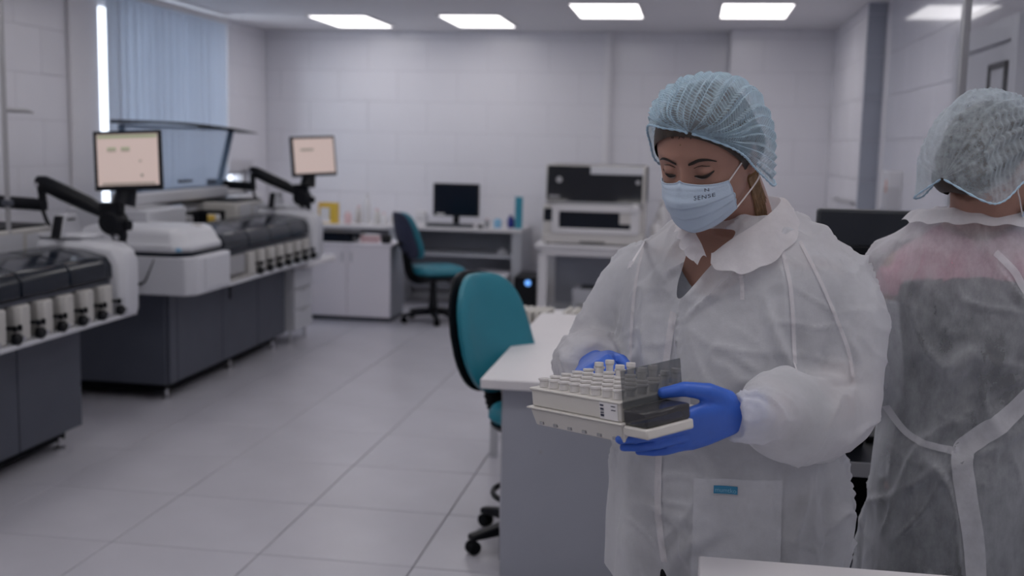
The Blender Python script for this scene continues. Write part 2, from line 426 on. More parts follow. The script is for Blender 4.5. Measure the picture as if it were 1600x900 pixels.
        for (p, q, w_) in (((bl0, z0), (bl1, z0), .012), ((bl1, z0), (tl1, z1), .035), ((bl0, z0), (tl0, z1), .03), ((tl0, z1), (tl1, z1), .012)):
            bars.tube([(-.50, p[0], p[1]), (-.50, q[0], q[1])], w_*.7, 8)
        part('hood_frame', bars, M_bar, t)
        part('hood_handle', bx(-.50, -.47, 1.38, 1.56, 1.245, 1.262), M_black, t, bev=.005)
        vis = []
        for k in range(9):
            s = k/8; y = .60+1.98*s; z = 1.655+.012*math.sin(PI*s)-.05*s*s
            vis.append([(-.56, y, z), (-.40, y, z-.004), (-.40, y, z-.022+.012*s), (-.56, y, z-.022+.012*s)])
        part('hood_visor', B().loft(vis), M_black, t, bev=.003)
    return t
analyzer(3.0, 'long dark grey analyzer with glossy smoked covers, cut off by the left edge', False)
analyzer(5.85, 'long grey analyzer with a raised glass hood in front of the window blind', True)

# ------------------------------------------------------------------ monitors on black swing arms
def arm_monitor(y0, label, yaw, big):
    t = thing('monitor_arm', label, 'monitor', (-3.0, y0, 0), 0, 'lit monitors on black swing arms')
    part('arm_post', B().lathe((-.66, 0, .93), [(.05, 0), (.05, .02), (.022, .03), (.022, .31)], 16), M_black, t)
    part('lower_arm', B().tube([(-.66, 0, 1.21), (-.55, 0, 1.205), (-.30, 0, 1.195)], [.034, .034, .032], 14), M_black, t)
    part('elbow', B().tube([(-.31, 0, 1.17), (-.31, 0, 1.24), (-.315, 0, 1.30)], [.026, .02, .024], 12), M_black, t)
    part('cable_drop', B().tube([(-.31, 0, 1.17), (-.30, .01, 1.12), (-.285, .02, 1.08)], .010, 8), M_black, t)
    part('upper_arm', B().tube([(-.335, 0, 1.315), (-.30, 0, 1.308), (-.20, 0, 1.265), (-.05, 0, 1.205), (.03, 0, 1.165)], [.03, .04, .043, .04, .03], 14), M_black, t)
    part('arm_screw', B().lathe((-.315, -.036, 1.30), [(0, 0), (.012, 0), (.012, .008), (0, .008)], 10, Matrix.Rotation(R(90), 3, 'X')), M_chrome, t)
    part('joint', B().lathe((.085, 0, 1.12), [(.02, -.05), (.06, -.045), (.075, 0), (.06, .05), (.05, .06)], 16, Matrix.Rotation(R(90), 3, 'X')).box(.02, .13, -.03, .03, 1.10, 1.22), M_black, t, bev=.004)
    part('joint_knob', B().lathe((.16, 0, 1.11), [(.018, -.03), (.026, -.01), (.022, .02)], 10), M_black, t)
    part('bracket', B().tube([(.10, .0, 1.10), (.115, 0, 1.04), (.12, 0, 1.0), (.17, 0, .965)], [.05, .038, .03, .018], 12), M_black, t)
    part('bracket_bolt', B().lathe((.118, -.038, 1.045), [(0, 0), (.016, 0), (.016, .008), (0, .008)], 10, Matrix.Rotation(R(90), 3, 'X')), M_chrome, t)
    h = bpy.data.objects.new('display', bx(-.172, .172, -.012, .02, -.15, .15).mesh('display', M_black)); COL.objects.link(h)
    h.parent = t; h.location = (.175, -.01, 1.435); h.rotation_euler = (R(-5), R(-3), yaw)
    md = h.modifiers.new('bevel', 'BEVEL'); md.width = .006; md.segments = 2
    part('rear_hump', bx(-.10, .10, .02, .055, -.11, .08), M_black, h, bev=.015)
    part('neck', B().tube([(-.01, .045, -.06), (-.03, .05, -.14), (-.05, .045, -.22)], [.05, .05, .06], 12), M_black, h)
    part('screen', bx(-.152, .158, -.0135, -.011, -.126, .132), M_screen, h, smooth=0)
    tx = B()
    if big:
        part('screen_bar', bx(-.148, .154, -.0142, -.0136, .112, .128), M_screen_grn, h, smooth=0)
        tx.box(-.10, -.055, -.0142, -.0136, .045, .052).box(-.03, .015, -.0142, -.0136, .045, .052).box(.06, .072, -.0142, -.0136, -.01, .0).box(.065, .08, -.0142, -.0136, -.085, -.07)
        part('screen_icons', B().box(-.10, -.055, -.0142, -.0136, .054, .066).box(-.03, .015, -.0142, -.0136, .054, .066), M_screen_grn, h, smooth=0)
        tx.box(-.13, .14, -.0142, -.0136, -.123, -.112)
    else:
        tx.box(-.10, .0, -.0142, -.0136, .04, .058)
    part('screen_text', tx, M_screen_txt, h, smooth=0)
    return t
arm_monitor(5.30, 'lit monitor on a black swing arm, the larger one at left by the blind', R(8), True)
arm_monitor(8.10, 'lit monitor on a black swing arm, the smaller one by the corner of the room', R(36), False)

# ------------------------------------------------------------------ slim post at far left
pt = thing('ceiling_post', 'slim grey post with a short side arm at the left edge', 'post', (-3.21, 4.85, 0))
part('post', B().tube([(0, 0, .93), (0, 0, ZC)], .012, 12), M_grey, pt)
part('side_arm', B().tube([(0, 0, 1.668), (.08, .06, 1.665), (.10, .08, 1.658)], [.012, .010, .004], 8), M_grey, pt)
part('clip', bx(-.02, .02, -.02, .02, 1.215, 1.245), M_dgrey, pt, bev=.003)

# ------------------------------------------------------------------ small drawer unit beyond the second analyzer
du = thing('drawer_unit', 'narrow grey drawer unit on chrome legs at the end of the rear analyzer', 'drawers', (-2.95, 8.2, 0))
part('carcass', bx(-.40, -.015, -.19, .21, .10, .585), M_lgrey, du, bev=.004)
for z in (.105, .265, .425):
    d_ = part('drawer', bx(-.015, .003, -.187, .207, z, z+.153), M_lgrey, du, bev=.004)
    part('grip', bx(.002, .008, -.05, .07, z+.135, z+.145), M_grey, d_)
part('slab_top', bx(-.42, .10, -.16, .52, .585, .635), M_white, du, bev=.02, seg=4)
for x in (-.05, -.36):
    for y in (-.15, .17):
        part('leg', B().tube([(x, y, 0), (x, y, .10)], [.014, .012], 10), M_chrome, du)

# ------------------------------------------------------------------ white cupboard and wall bench at the back
cb = thing('low_cupboard', 'low white two-door cupboard in front of the wall bench', 'cupboard', (-2.925, 9.24, 0))
part('carcass', bx(-.385, .385, .018, .47, .035, .655), M_panel, cb, bev=.003)
part('plinth', bx(-.38, .38, .03, .45, 0, .035), M_dgrey, cb)
part('cupboard_top', bx(-.395, .395, -.005, .48, .655, .675), M_cab, cb, bev=.003)
for s in (-1, 1):
    d_ = part('door', bx(.002 if s > 0 else -.385, .385 if s > 0 else -.002, 0, .018, .04, .652), M_cab, cb, bev=.003)
    part('handle', bx(s*.04-.005, s*.04+.005, -.012, 0, .52, .60), M_lgrey, d_, bev=.002)

bn = thing('wall_bench', 'long white bench along the back wall behind the cupboard', 'bench', (-3.4, 10.55, 0))
part('worktop', bx(-.86, .60, -.28, .33, .72, .755), M_desk, bn, bev=.004)
for x in (-.84, -.1, .56): part('leg_panel', bx(x-.012, x+.012, -.25, .32, 0, .72), M_panel, bn)
part('back_rail', bx(-.84, .58, .30, .318, .35, .72), M_panel, bn)

# things on the cupboard
t = thing('document_box', 'dark open box with a black lid on the white cupboard', 'box', (-3.03, 9.42, .675))
part('tray', B().box(-.15, .12, -.10, .12, 0, .008).box(-.15, .12, -.10, -.092, 0, .075).box(-.15, .12, .112, .12, 0, .075).box(-.15, -.142, -.1, .12, 0, .075).box(.112, .12, -.1, .12, 0, .075), M_tealpl if False else M_gloss, t)
part('lid', bx(-.17, .19, -.11, .13, .078, .09), M_black, t, bev=.003)
t = thing('tissue_box', 'pinkish white carton beside the dark box on the cupboard', 'carton', (-2.76, 9.46, .675), R(8))
part('carton', bx(-.10, .06, -.06, .06, 0, .062), M_pink, t, bev=.003)
part('flap', bx(-.10, .06, -.062, .058, .062, .066), M_white, t)
t = thing('card_reader', 'small black device at the right end of the white cupboard', 'device', (-2.62, 9.40, .676))
part('case', bx(-.035, .035, -.04, .05, 0, .07), M_black, t, bev=.006)
part('slot', bx(-.02, .02, -.042, -.039, .045, .05), M_grey, t)

# clutter on the wall bench
def bottle(x, y, z, r, h, material, cap, label, group=None, name='bottle'):
    t = thing(name, label, name.replace('_', ' '), (x, y, z), 0, group)
    part('body', B().lathe((0, 0, 0), [(r*.9, 0), (r, .006), (r, h*.68), (r*.85, h*.76), (r*.45, h*.84), (r*.45, h*.88)], 16), material, t)
    part('cap', B().lathe((0, 0, 0), [(r*.5, h*.86), (r*.52, h*.87), (r*.5, h), (r*.3, h)], 14), cap, t)
    return t
t = thing('paper_holder', 'bright yellow holder standing on the wall bench', 'holder', (-3.47, 10.42, .755))
part('sleeve', B().box(-.10, .09, 0, .012, .05, .20).box(.02, .09, -.06, .012, 0, .20).box(-.10, -.088, -.06, 0, .04, .2), M_yellow, t, bev=.003)
part('insert', bx(-.085, .01, -.05, -.005, .04, .15), M_white, t, bev=.004)
part('base', bx(-.09, .07, -.06, .0, 0, .006), M_yellow, t)
bottle(-3.615, 10.36, .755, .035, .075, M_skyblue, M_white, 'small blue pot beside the yellow holder', name='pot')
bottle(-3.11, 10.45, .755, .036, .30, M_white, M_white, 'tall white bottle on the wall bench behind the cupboard')
bottle(-3.29, 10.42, .755, .035, .13, M_pink, M_white, 'short pale pink bottle between the yellow holder and the tall white bottle')
bottle(-3.22, 10.55, .755, .03, .17, M_offw, M_pink, 'cream bottle just left of the tall white bottle')
bottle(-3.01, 10.47, .755, .033, .15, M_offw, M_pink, 'cream bottle just right of the tall white bottle')
bottle(-2.93, 10.42, .755, .028, .12, M_white, M_pink, 'small white bottle second to the right of the tall white bottle')
bottle(-2.86, 10.52, .755, .03, .11, M_offw, M_white, 'small cream jar at the right end of the wall bench', name='jar')
t = thing('poster', 'bright white sheet with a blue margin on the left wall below the blind', 'poster', (XL+.008, 9.76, 1.04))
part('sheet', bx(-.004, .0, -.02, .13, .01, .22), M_white, t, smooth=0)
part('margin', bx(-.004, .001, -.09, -.02, .01, .22), M_skyblue, t, smooth=0, label='sky blue margin')

# ------------------------------------------------------------------ desk with the small monitor
dk = thing('office_desk', 'white topped desk with grey back panel under the small black monitor', 'desk', (-2.15, 10.2, 0))
part('desktop', bx(-.68, .60, 0, .66, .735, .77), M_desk, dk, bev=.004)
part('side_panel', bx(.505, .60, .03, .64, 0, .735), M_lgrey, dk, bev=.003)
part('side_panel', bx(-.66, -.60, .03, .64, 0, .735), M_lgrey, dk, bev=.003)
part('modesty_panel', bx(-.60, .505, .56, .58, .12, .735), M_panel, dk)
part('shelf', bx(-.60, .505, .10, .56, .485, .515), M_lgrey, dk, bev=.003)
t = thing('desk_monitor', 'small switched-off black monitor on the white desk at the back wall', 'monitor', (-2.235, 10.50, .77))
part('base', B().lathe((0, 0, 0), [(.10, 0), (.10, .008), (.03, .014)], 20), M_black, t)
part('neck', bx(-.03, .03, .0, .025, .01, .10), M_black, t, bev=.004)
h = part('case', bx(-.225, .225, -.02, .03, .085, .40), M_black, t, bev=.012, seg=3)
part('screen', bx(-.205, .205, -.0215, -.019, .105, .38), M_gloss, h, smooth=0)
part('tape', bx(-.19, -.11, -.024, -.02, .095, .112), M_white, h, label='white sticker on the lower edge')
t = thing('keyboard', 'black keyboard in front of the small desk monitor', 'keyboard', (-2.24, 10.28, .77))
part('base', B().prism([(-.055, 0), (.06, 0), (.06, .022), (-.055, .012)], 'x', -.23, .22), M_black, t, bev=.003)
kb = B()
for r_ in range(5):
    for c_ in range(15): kb.box(-.222+c_*.029, -.222+c_*.029+.024, -.045+r_*.02, -.029+r_*.02, .012+r_*.0018, .022+r_*.0018)
ko = part('keys', kb, M_dgrey, t, smooth=0); ko['kind'] = 'stuff'
t = thing('label_printer', 'white boxy device left of the small desk monitor', 'printer', (-2.56, 10.42, .77))
part('case', bx(-.055, .05, -.05, .05, 0, .135), M_white, t, bev=.01)
part('slot', bx(-.035, .03, -.053, -.049, .055, .065), M_grey, t)
part('side', bx(.05, .062, -.04, .04, .0, .10), M_lgrey, t, bev=.003)
bottle(-1.90, 10.33, .77, .026, .085, M_grey, M_pink, 'small grey bottle with a dark red cap right of the keyboard')
t = thing('mouse', 'small black computer mouse right of the keyboard', 'mouse', (-1.95, 10.26, .77))
part('shell', B().lathe((0, 0, 0), [(.028, 0), (.032, .01), (.026, .024), (.008, .032)], 14), M_black, t)
part('wheel', bx(-.003, .003, -.022, -.008, .026, .034), M_grey, t)
bottle(-1.80, 10.34, .77, .036, .10, M_skyblue, M_white, 'pale cup with an orange mark on the white desk', name='cup')
t = thing('folder_box', 'tall teal upright folder on the right end of the white desk', 'folder', (-1.598, 10.33, .77), R(10))
part('sleeve', bx(-.035, .035, -.02, .10, 0, .295), M_tealpl, t, bev=.003)
part('spine_label', bx(-.02, .02, -.0215, -.0195, .14, .22), M_tealpl, t)
bottle(-1.68, 10.38, .77, .034, .12, M_bluepl, M_bluepl, 'short deep blue bottle beside the teal folder')
t = thing('pedestal', 'white drawer pedestal under the right end of the small monitor desk', 'drawers', (-1.83, 10.05, 0))
part('carcass', bx(-.17, .165, .02, .5, .02, .335), M_cab, t, bev=.004)
for z in (.03, .18): part('drawer', bx(-.168, .163, 0, .02, z, z+.14), M_cab, t, bev=.004)
part('pedestal_top', bx(-.175, .17, -.01, .51, .335, .35), M_cab, t, bev=.006)
t = thing('white_bag', 'crumpled white pack on the shelf of the small monitor desk', 'pack', (-1.76, 10.42, .516))
part('pack', B().lathe((0, 0, 0), [(.05, 0), (.06, .015), (.045, .03), (.015, .045)], 12), M_white, t)
part('knot', B().lathe((0, 0, 0), [(.012, .04), (.02, .055)], 8), M_white, t)

# computer tower with a blue light
t = thing('computer_tower', 'black computer tower with a round blue light on the floor between the desks', 'computer', (-1.44, 9.95, 0))
part('case', bx(-.10, .10, -.2, .25, .012, .385), M_black, t, bev=.006)
part('front', bx(-.098, .098, -.215, -.2, .015, .383), M_black, t, bev=.008)
part('power_light', B().lathe((.03, -.217, .335), [(0, 0), (.026, 0), (.026, .006), (0, .006)], 20, Matrix.Rotation(R(90), 3, 'X')), M_led, t)
for x in (-.07, .07):
    for y in (-.15, .2): part('foot', bx(x-.015, x+.015, y-.015, y+.015, 0, .012), M_matblack, t)

# ------------------------------------------------------------------ instrument table and instrument
tb = thing('instrument_table', 'white framed table carrying the large black windowed instrument', 'table', (-.80, 9.6, 0))
part('tabletop', bx(-.54, .60, 0, .72, .665, .70), M_white, tb, bev=.006)
part('apron', bx(-.48, .56, .03, .68, .60, .665), M_white, tb, bev=.004)
for x in (-.47, .50):
    for y in (.03, .64): part('leg', bx(x-.04, x+.04, y, y+.06, 0, .60), M_white, tb, bev=.004)
part('rear_panel', bx(-.43, .46, .66, .68, .05, .60), M_panel, tb)
part('lower_rail', bx(-.43, .46, .05, .08, .055, .085), M_white, tb)
part('lower_shelf', bx(-.46, .50, .05, .66, .08, .10), M_lgrey, tb)

ins = thing('immunoassay_instrument', 'large white bench instrument with two black glass windows', 'instrument', (-.85, 9.62, .70))
part('base', bx(-.43, .45, 0, .62, .012, .10), M_offw, ins, bev=.008)
for x in (-.38, .40):
    for y in (.05, .55): part('foot', B().lathe((x, y, 0), [(.02, 0), (.02, .014)], 10), M_black, ins)
part('base_slot', bx(-.10, .12, -.003, .01, .018, .032), M_black, ins, bev=.002)
part('left_pillar', bx(-.43, -.30, .03, .62, .10, .34), M_offw, ins, bev=.008)
part('pillar_window', bx(-.42, -.345, .026, .032, .20, .31), M_gloss, ins)
part('body', bx(-.42, .45, .10, .62, .10, .69), M_offw, ins, bev=.01)
fr = B().box(-.345, -.285, -.01, .10, .10, .345).box(.335, .41, -.01, .10, .10, .345).box(-.285, .335, -.01, .10, .10, .145).box(-.285, .335, -.01, .10, .29, .345)
part('door_frame', fr, M_white, ins, bev=.006)
part('door_window', bx(-.285, .335, .02, .03, .145, .29), M_gloss, ins)
part('door_tab', bx(.24, .335, .0, .02, .19, .29), M_offw, ins, bev=.005)
part('hinge', B().lathe((.37, -.01, .33), [(.035, -.02), (.04, 0), (.03, .02)], 14, Matrix.Rotation(R(90), 3, 'X')), M_white, ins)
# glass hood leaning back so that it mirrors the ceiling lights
part('hood', B().prism([(.06, .36), (.12, .69), (.62, .69), (.62, .36)], 'x', -.41, .45), M_offw, ins, bev=.008)
M_blackglass = mat('black_glass', (.004, .006, .010), .05, spec=.8)
part('hood_glass', B().prism([(.046, .372), (.058, .372), (.112, .682), (.100, .682)], 'x', -.405, .425), M_blackglass, ins, bev=.002)
part('hood_rail', bx(-.41, .44, .03, .06, .35, .372), M_grey, ins, bev=.003)
mk = B()
mk.lathe((-.30, .078, .56), [(0, 0), (.028, 0), (.028, .004), (0, .004)], 14, Matrix.Rotation(R(80), 3, 'X'))
part('round_sticker', mk, M_grey, ins)
part('maker_mark', bx(-.385, -.29, .044, .05, .405, .425), M_grey, ins)
part('corner_sticker', B().lathe((.385, .08, .55), [(0, 0), (.02, 0), (.02, .004), (0, .004)], 12, Matrix.Rotation(R(80), 3, 'X')), M_grey, ins)
part('painted_reflection', B().prism([(.088, .612), (.100, .682), (.094, .684), (.082, .614)], 'x', -.03, .425), M_lgrey, ins, bev=.002, label='pale strip painted as a lamp reflection along the top right of the glass')  # ceiling light reflection in the glass, put in as a pale strip
for (x, y, h_, lab) in ((-.30, 9.95, .22, 'white canister right of the large bench instrument, the nearer one'), (-.26, 10.25, .38, 'tall white canister right of the large bench instrument, the rear one')):
    bottle(x, y, .70, .055, h_, M_white, M_white, lab, name='canister')

t = thing('laser_printer', 'pale grey printer with a dark top slot under the instrument table', 'printer', (-.85, 9.82, .10))
part('case', bx(-.17, .19, 0, .36, 0, .19), M_lgrey, t, bev=.012)
part('top_slot', bx(-.10, .14, .02, .20, .19, .205), M_black, t, bev=.004)
part('tray', bx(-.13, .15, -.02, .0, .03, .06), M_grey, t)

# ------------------------------------------------------------------ front desk with sample racks
fd = thing('front_desk', 'white topped desk with a grey end panel behind the woman', 'desk', (-.70, 3.735, 0))
part('desktop', bx(0, .92, 0, 1.58, .715, .75), M_desk, fd, bev=.004)
part('end_panel', bx(.065, .87, .10, .12, 0, .715), M_panel, fd, bev=.002)
part('end_panel', bx(.065, .87, 1.44, 1.46, 0, .715), M_panel, fd, bev=.002)
part('long_panel', bx(.60, .62, .12, 1.44, .15, .715), M_panel, fd)
part('corner_leg', B().tube([(.045, .26, 0), (.045, .26, .715)], .011, 10), M_chrome, fd)
part('screw_cap', B().lathe((.205, .10, .475), [(0, 0), (.007, 0), (.007, .003), (0, .003)], 12, Matrix.Rotation(R(90), 3, 'X')), M_grey, fd)

st = thing('side_table', 'low white side table behind the front desk with cream racks', 'table', (-.85, 5.55, 0))
part('tabletop', bx(-.12, .62, -.22, .30, .66, .69), M_white, st, bev=.004)
for x in (-.08, .58):
    for y in (-.18, .26): part('leg', bx(x-.018, x+.018, y-.018, y+.018, 0, .66), M_lgrey, st)

def tube_rack(x, y, z, rz, label, n=5):
    t = thing('sample_rack', label, 'rack', (x, y, z), rz, 'cream sample racks behind the front desk')
    part('body', bx(-.012, .012, -.10, .10, .006, .06), M_beige, t, bev=.003)
    part('foot', bx(-.014, .014, -.105, .105, 0, .006), M_beige, t)
    part('slots', B().box(-.0128, .0128, -.08, -.065, .02, .045).box(-.0128, .0128, -.02, -.005, .02, .045).box(-.0128, .0128, .04, .055, .02, .045), M_grey, t)
    return t
place = ['first', 'second', 'third', 'fourth', 'fifth', 'sixth']
for k in range(5):
    tube_rack(-.82+k*.034, 5.43, .69, R(-6), 'cream sample rack left of the desk edge, %s from the left' % place[k])
for k in range(6):
    tube_rack(-.585+k*.036, 5.46, .69, R(-4), 'cream sample rack at the far end of the front desk, %s from the left' % place[k])
t = thing('rack_tray', 'long pale tray leaning behind the teal chair at the desk', 'tray', (-.88, 5.38, .691), R(-16))
part('tray', B().box(-.012, .012, -.11, .11, 0, .008).box(-.012, -.009, -.11, .11, 0, .05).box(.009, .012, -.11, .11, 0, .05), M_white, t)
part('tray_end', bx(-.012, .012, .105, .11, 0, .07), M_grey, t)

# ------------------------------------------------------------------ office chairs
def office_chair(x, y, rz, label, seat_z, back_h, shellmat, group='teal office chairs', foot_ring=True, lean=10, arms=False, back_w=.40, gap=.07, so=.03):
    """local +X is the way the sitter faces"""
    t = thing('office_chair', label, 'chair', (x, y, 0), rz, group)
    # padded seat
    rings = []
    for z, s in ((0, .80), (.012, .94), (.03, 1.0), (.055, .985), (.072, .93), (.08, .82), (.083, .5)):
        rings.append([(so+.225*s*math.copysign(abs(math.cos(a))**.6, math.cos(a)), .225*s*math.copysign(abs(math.sin(a))**.6, math.sin(a)), seat_z-.08+z) for a in [2*PI*k/32 for k in range(32)]])
    part('seat', B().loft(rings), M_teal, t)
    rings = []
    for z, s in ((-.125, .55), (-.11, .8), (-.09, .93), (-.075, .97)):
        rings.append([(so+.225*s*math.copysign(abs(math.cos(a))**.6, math.cos(a)), .225*s*math.copysign(abs(math.sin(a))**.6, math.sin(a)), seat_z+z) for a in [2*PI*k/32 for k in range(32)]])
    part('seat_shell', B().loft(rings), M_black, t)
    # backrest: pad in front, shell behind, leaning back
    zb = seat_z+gap
    def back(thick0, thick1, grow):
        N = 36; out = []
        for th, sc in ((thick0, .80), (thick0*.8+thick1*.2, .93), (thick0*.55+thick1*.45, 1.0), (thick0*.2+thick1*.8, 1.0), (thick1, .94), (thick1+(thick1-thick0)*.08, .7), (thick1+(thick1-thick0)*.12, .3)):
            ring = []
            for k in range(N):
                a = 2*PI*k/N
                cy, cz = math.cos(a), math.sin(a)
                u = math.copysign(abs(cy)**.62, cy); v = math.copysign(abs(cz)**.62, cz)
                wid = back_w/2*(1.0-.13*v-.08*v*v)
                Y = wid*u*sc*grow; Z = back_h/2*(1+v*sc*grow)
                X = th+.045*(u*sc)**2 - .02*math.sin(PI*min(1, max(0, Z/back_h)))
                ring.append((-.21+X-(Z)*math.tan(R(lean)), Y, zb+Z))
            out.append(ring)
        return B().loft(out)
    part('backrest', back(-.005, .05, 1.0), M_teal, t)
    part('back_shell', back(-.004, -.035, 1.02), shellmat, t)
    part('shell_knob', B().lathe((-.27-.12*math.tan(R(lean)), .0, zb+.13), [(.0, 0), (.025, 0), (.022, .025), (0, .025)], 12, Matrix.Rotation(R(-90), 3, 'Y')), M_black, t)
    # bellows bracket between seat and back
    pts = [(-.05, 0, seat_z-.115), (-.15, 0, seat_z-.12), (-.205, 0, seat_z-.09), (-.235, 0, seat_z-.03), (-.25, 0, seat_z+.05), (-.262, 0, seat_z+.13)]
    P = [Vector(p) for p in pts]; fine = []; rad = []
    for i in range(len(P)-1):
        for k in range(7):
            fine.append(P[i].lerp(P[i+1], k/7)); rad.append(.034 if (i*7+k) % 2 else .040)
    part('back_bracket', B().tube(fine, rad, 12), M_matblack, t)
    lv = B().tube([(.05, .0, seat_z-.11), (.05, -.18, seat_z-.115), (.05, -.25, seat_z-.12)], [.006, .006, .012], 8)
    part('lever', lv, M_black, t)
    part('gas_lift', B().lathe((0, 0, 0), [(.032, .08), (.032, .25), (.029, .26), (.0145 if foot_ring else .028, .262), (.0145 if foot_ring else .028, seat_z-.11)], 18), M_black if not foot_ring else M_chrome, t)
    part('lift_sleeve', B().lathe((0, 0, 0), [(.045, .07), (.038, .16), (.034, .20)], 18), M_black, t)
    if foot_ring:
        ring = [(.17*math.cos(2*PI*k/40), .17*math.sin(2*PI*k/40), .205) for k in range(41)]
        part('foot_ring', B().tube(ring, .011, 8, cap=False), M_black, t)
        sp = B()
        for k in range(3):
            a = 2*PI*k/3+.5; sp.tube([(0, 0, .17), (.17*math.cos(a), .17*math.sin(a), .205)], .009, 8)
        part('ring_spokes', sp, M_chrome, t)
    if arms:
        for s in (-1, 1):
            a_ = B().tube([(.0, s*.22, seat_z-.09), (.0, s*.27, seat_z-.05), (-.02, s*.275, seat_z+.14), (-.02, s*.27, seat_z+.20)], .014, 10)
            a_ = part('armrest_post', a_, M_black, t)
            part('armrest', bx(-.12, .12, s*.265-.03, s*.265+.03, seat_z+.195, seat_z+.225), M_black, t, bev=.012)
    for k in range(5):
        a = 2*PI*k/5+R(74)-rz
        c_, s_ = math.cos(a), math.sin(a)
        M3 = Matrix.Rotation(a, 4, 'Z')
        lg = B().loft([[(0.03, -.032, .06), (.03, .032, .06), (.03, .028, .12), (.03, -.028, .12)], [(.16, -.028, .062), (.16, .028, .062), (.16, .024, .102), (.16, -.024, .102)], [(.29, -.022, .055), (.29, .022, .055), (.29, .018, .078), (.29, -.018, .078)]])
        lg.v = [tuple(M3 @ Vector(p)) for p in lg.v]
        l_ = part('base_leg', lg, M_black, t, bev=.006)
        cs = B().lathe((.275*c_, .275*s_, .027), [(.0, -.024), (.022, -.024), (.027, -.018), (.027, -.004), (.018, 0), (.027, .004), (.027, .018), (.022, .024), (0, .024)], 14, Matrix.Rotation(a, 3, 'Z') @ Matrix.Rotation(R(90), 3, 'X'))
        cs.tube([(.275*c_, .275*s_, .03), (.275*c_, .275*s_, .065)], .008, 8)
        part('caster', cs, M_matblack, t)
    return t
office_chair(-.555, 4.20, R(-32), 'teal padded chair with black shell tucked behind the front desk', .575, .455, M_black, lean=18, gap=.015, so=.085)
office_chair(-2.20, 9.43, R(36), 'teal seated chair with navy back shell facing the small monitor desk', .49, .40, M_navy, foot_ring=False, lean=17)

# ------------------------------------------------------------------ right side: dark desk, black monitor, dispenser
bd = thing('dark_desk', 'dark desk with a grey front edge standing between the two women', 'desk', (.30, 2.72, 0))
part('desktop', bx(0, 1.0, 0, .62, .785, .815), M_black, bd, bev=.003)
part('edge_strip', bx(0, 1.0, -.006, 0, .782, .818), M_grey, bd, bev=.001)
part('side_panel', bx(.0, .03, .02, .60, 0, .785), M_black, bd)
part('side_panel', bx(.97, 1.0, .02, .60, 0, .785), M_black, bd)
part('back_panel', bx(.03, .97, .57, .59, 0, .785), M_matblack, bd)
part('foot_rail', bx(.03, .97, .10, .14, .50, .545), M_dgrey, bd, bev=.004)
t = thing('black_monitor', 'large black monitor seen from behind beside the second woman', 'monitor', (.60, 3.02, .816))
part('base', bx(-.13, .13, -.09, .09, 0, .015), M_black, t, bev=.004)
part('stand', bx(-.04, .04, -.02, .02, .015, .40), M_black, t, bev=.004)
M_monback = mat('charcoal_back_cover', (.010, .014, .022), .5)
h = part('back_cover', bx(-.275, .275, -.035, .015, .20, .597), M_monback, t, bev=.008)
part('stand_block', bx(-.205, .205, -.05, -.035, .22, .505), M_black, h, bev=.004)
part('front_glass', bx(-.265, .265, .015, .018, .21, .587), M_gloss, h)
t = thing('black_bin_unit', 'black low unit on the dark desk between the two women', 'box', (.44, 2.93, .815))
part('case', bx(-.12, .02, -.05, .05, 0, .16), M_black, t, bev=.006)
part('lid', bx(-.122, .022, -.052, .052, .16, .172), M_matblack, t, bev=.003)
t = thing('soap_dispenser', 'white wall dispenser with an orange mark on the right wall', 'dispenser', (XR, 7.7, 1.18))
part('body', bx(-.10, 0, -.13, .13, 0, .26), M_white, t, bev=.015, seg=3)
part('mark', bx(-.103, -.099, -.11, -.075, .12, .20), M_orange, t)
part('spout', bx(-.075, -.03, -.03, .03, -.03, 0), M_lgrey, t, bev=.004)
t = thing('wall_rail', 'thin grey rail along the right wall below the dispenser', 'rail', (XR, 8.9, 1.165))
part('rail', B().tube([(-.166, .9, -.01), (-.166, .2, .0), (-.166, -.25, .015)], .010, 8), M_grey, t)
for y in (.8, -.2): part('bracket', B().tube([(-.166, y, 0), (-.135, y, 0)], .008, 8), M_grey, t)

# ------------------------------------------------------------------ pale counter at the very front
ct = thing('front_counter', 'pale counter corner at the bottom edge in front of the woman', 'counter', (.035, 1.785, 0))
part('counter_top', bx(0, 1.2, -.62, 0, .865, .90), M_desk, ct, bev=.003)
part('leg_panel', bx(.04, .065, -.56, -.06, 0, .865), M_panel, ct)
part('leg_panel', bx(1.12, 1.145, -.56, -.06, 0, .865), M_panel, ct)
part('back_panel', bx(.065, 1.12, -.08, -.06, .3, .865), M_panel, ct)
# ------------------------------------------------------------------ people: helpers
def vnoise(P, scale, seed=0):
    """smooth value noise, vectorised; P is n x 3"""
    Q = np.asarray(P)*scale + seed*17.3
    i = np.floor(Q).astype(np.int64); f = Q-i; f = f*f*f*(f*(f*6-15)+10)
    def h(a):
        n = (a[:, 0]*374761393 + a[:, 1]*668265263 + a[:, 2]*2147483647 + seed*974711) & 0xffffffff
        n = ((n ^ (n >> 13))*1274126177) & 0xffffffff
        return ((n ^ (n >> 16)) & 0xffff)/65535.
    r = 0
    for dx in (0, 1):
        for dy in (0, 1):
            for dz in (0, 1):
                w = (f[:, 0] if dx else 1-f[:, 0])*(f[:, 1] if dy else 1-f[:, 1])*(f[:, 2] if dz else 1-f[:, 2])
                r = r + w*h(i+np.array([dx, dy, dz]))
    return r

def evaluated(o):
    dg = bpy.context.evaluated_depsgraph_get()
    me = bpy.data.meshes.new_from_object(o.evaluated_get(dg))
    old = o.data; bpy.data.objects.remove(o); bpy.data.meshes.remove(old)
    return me

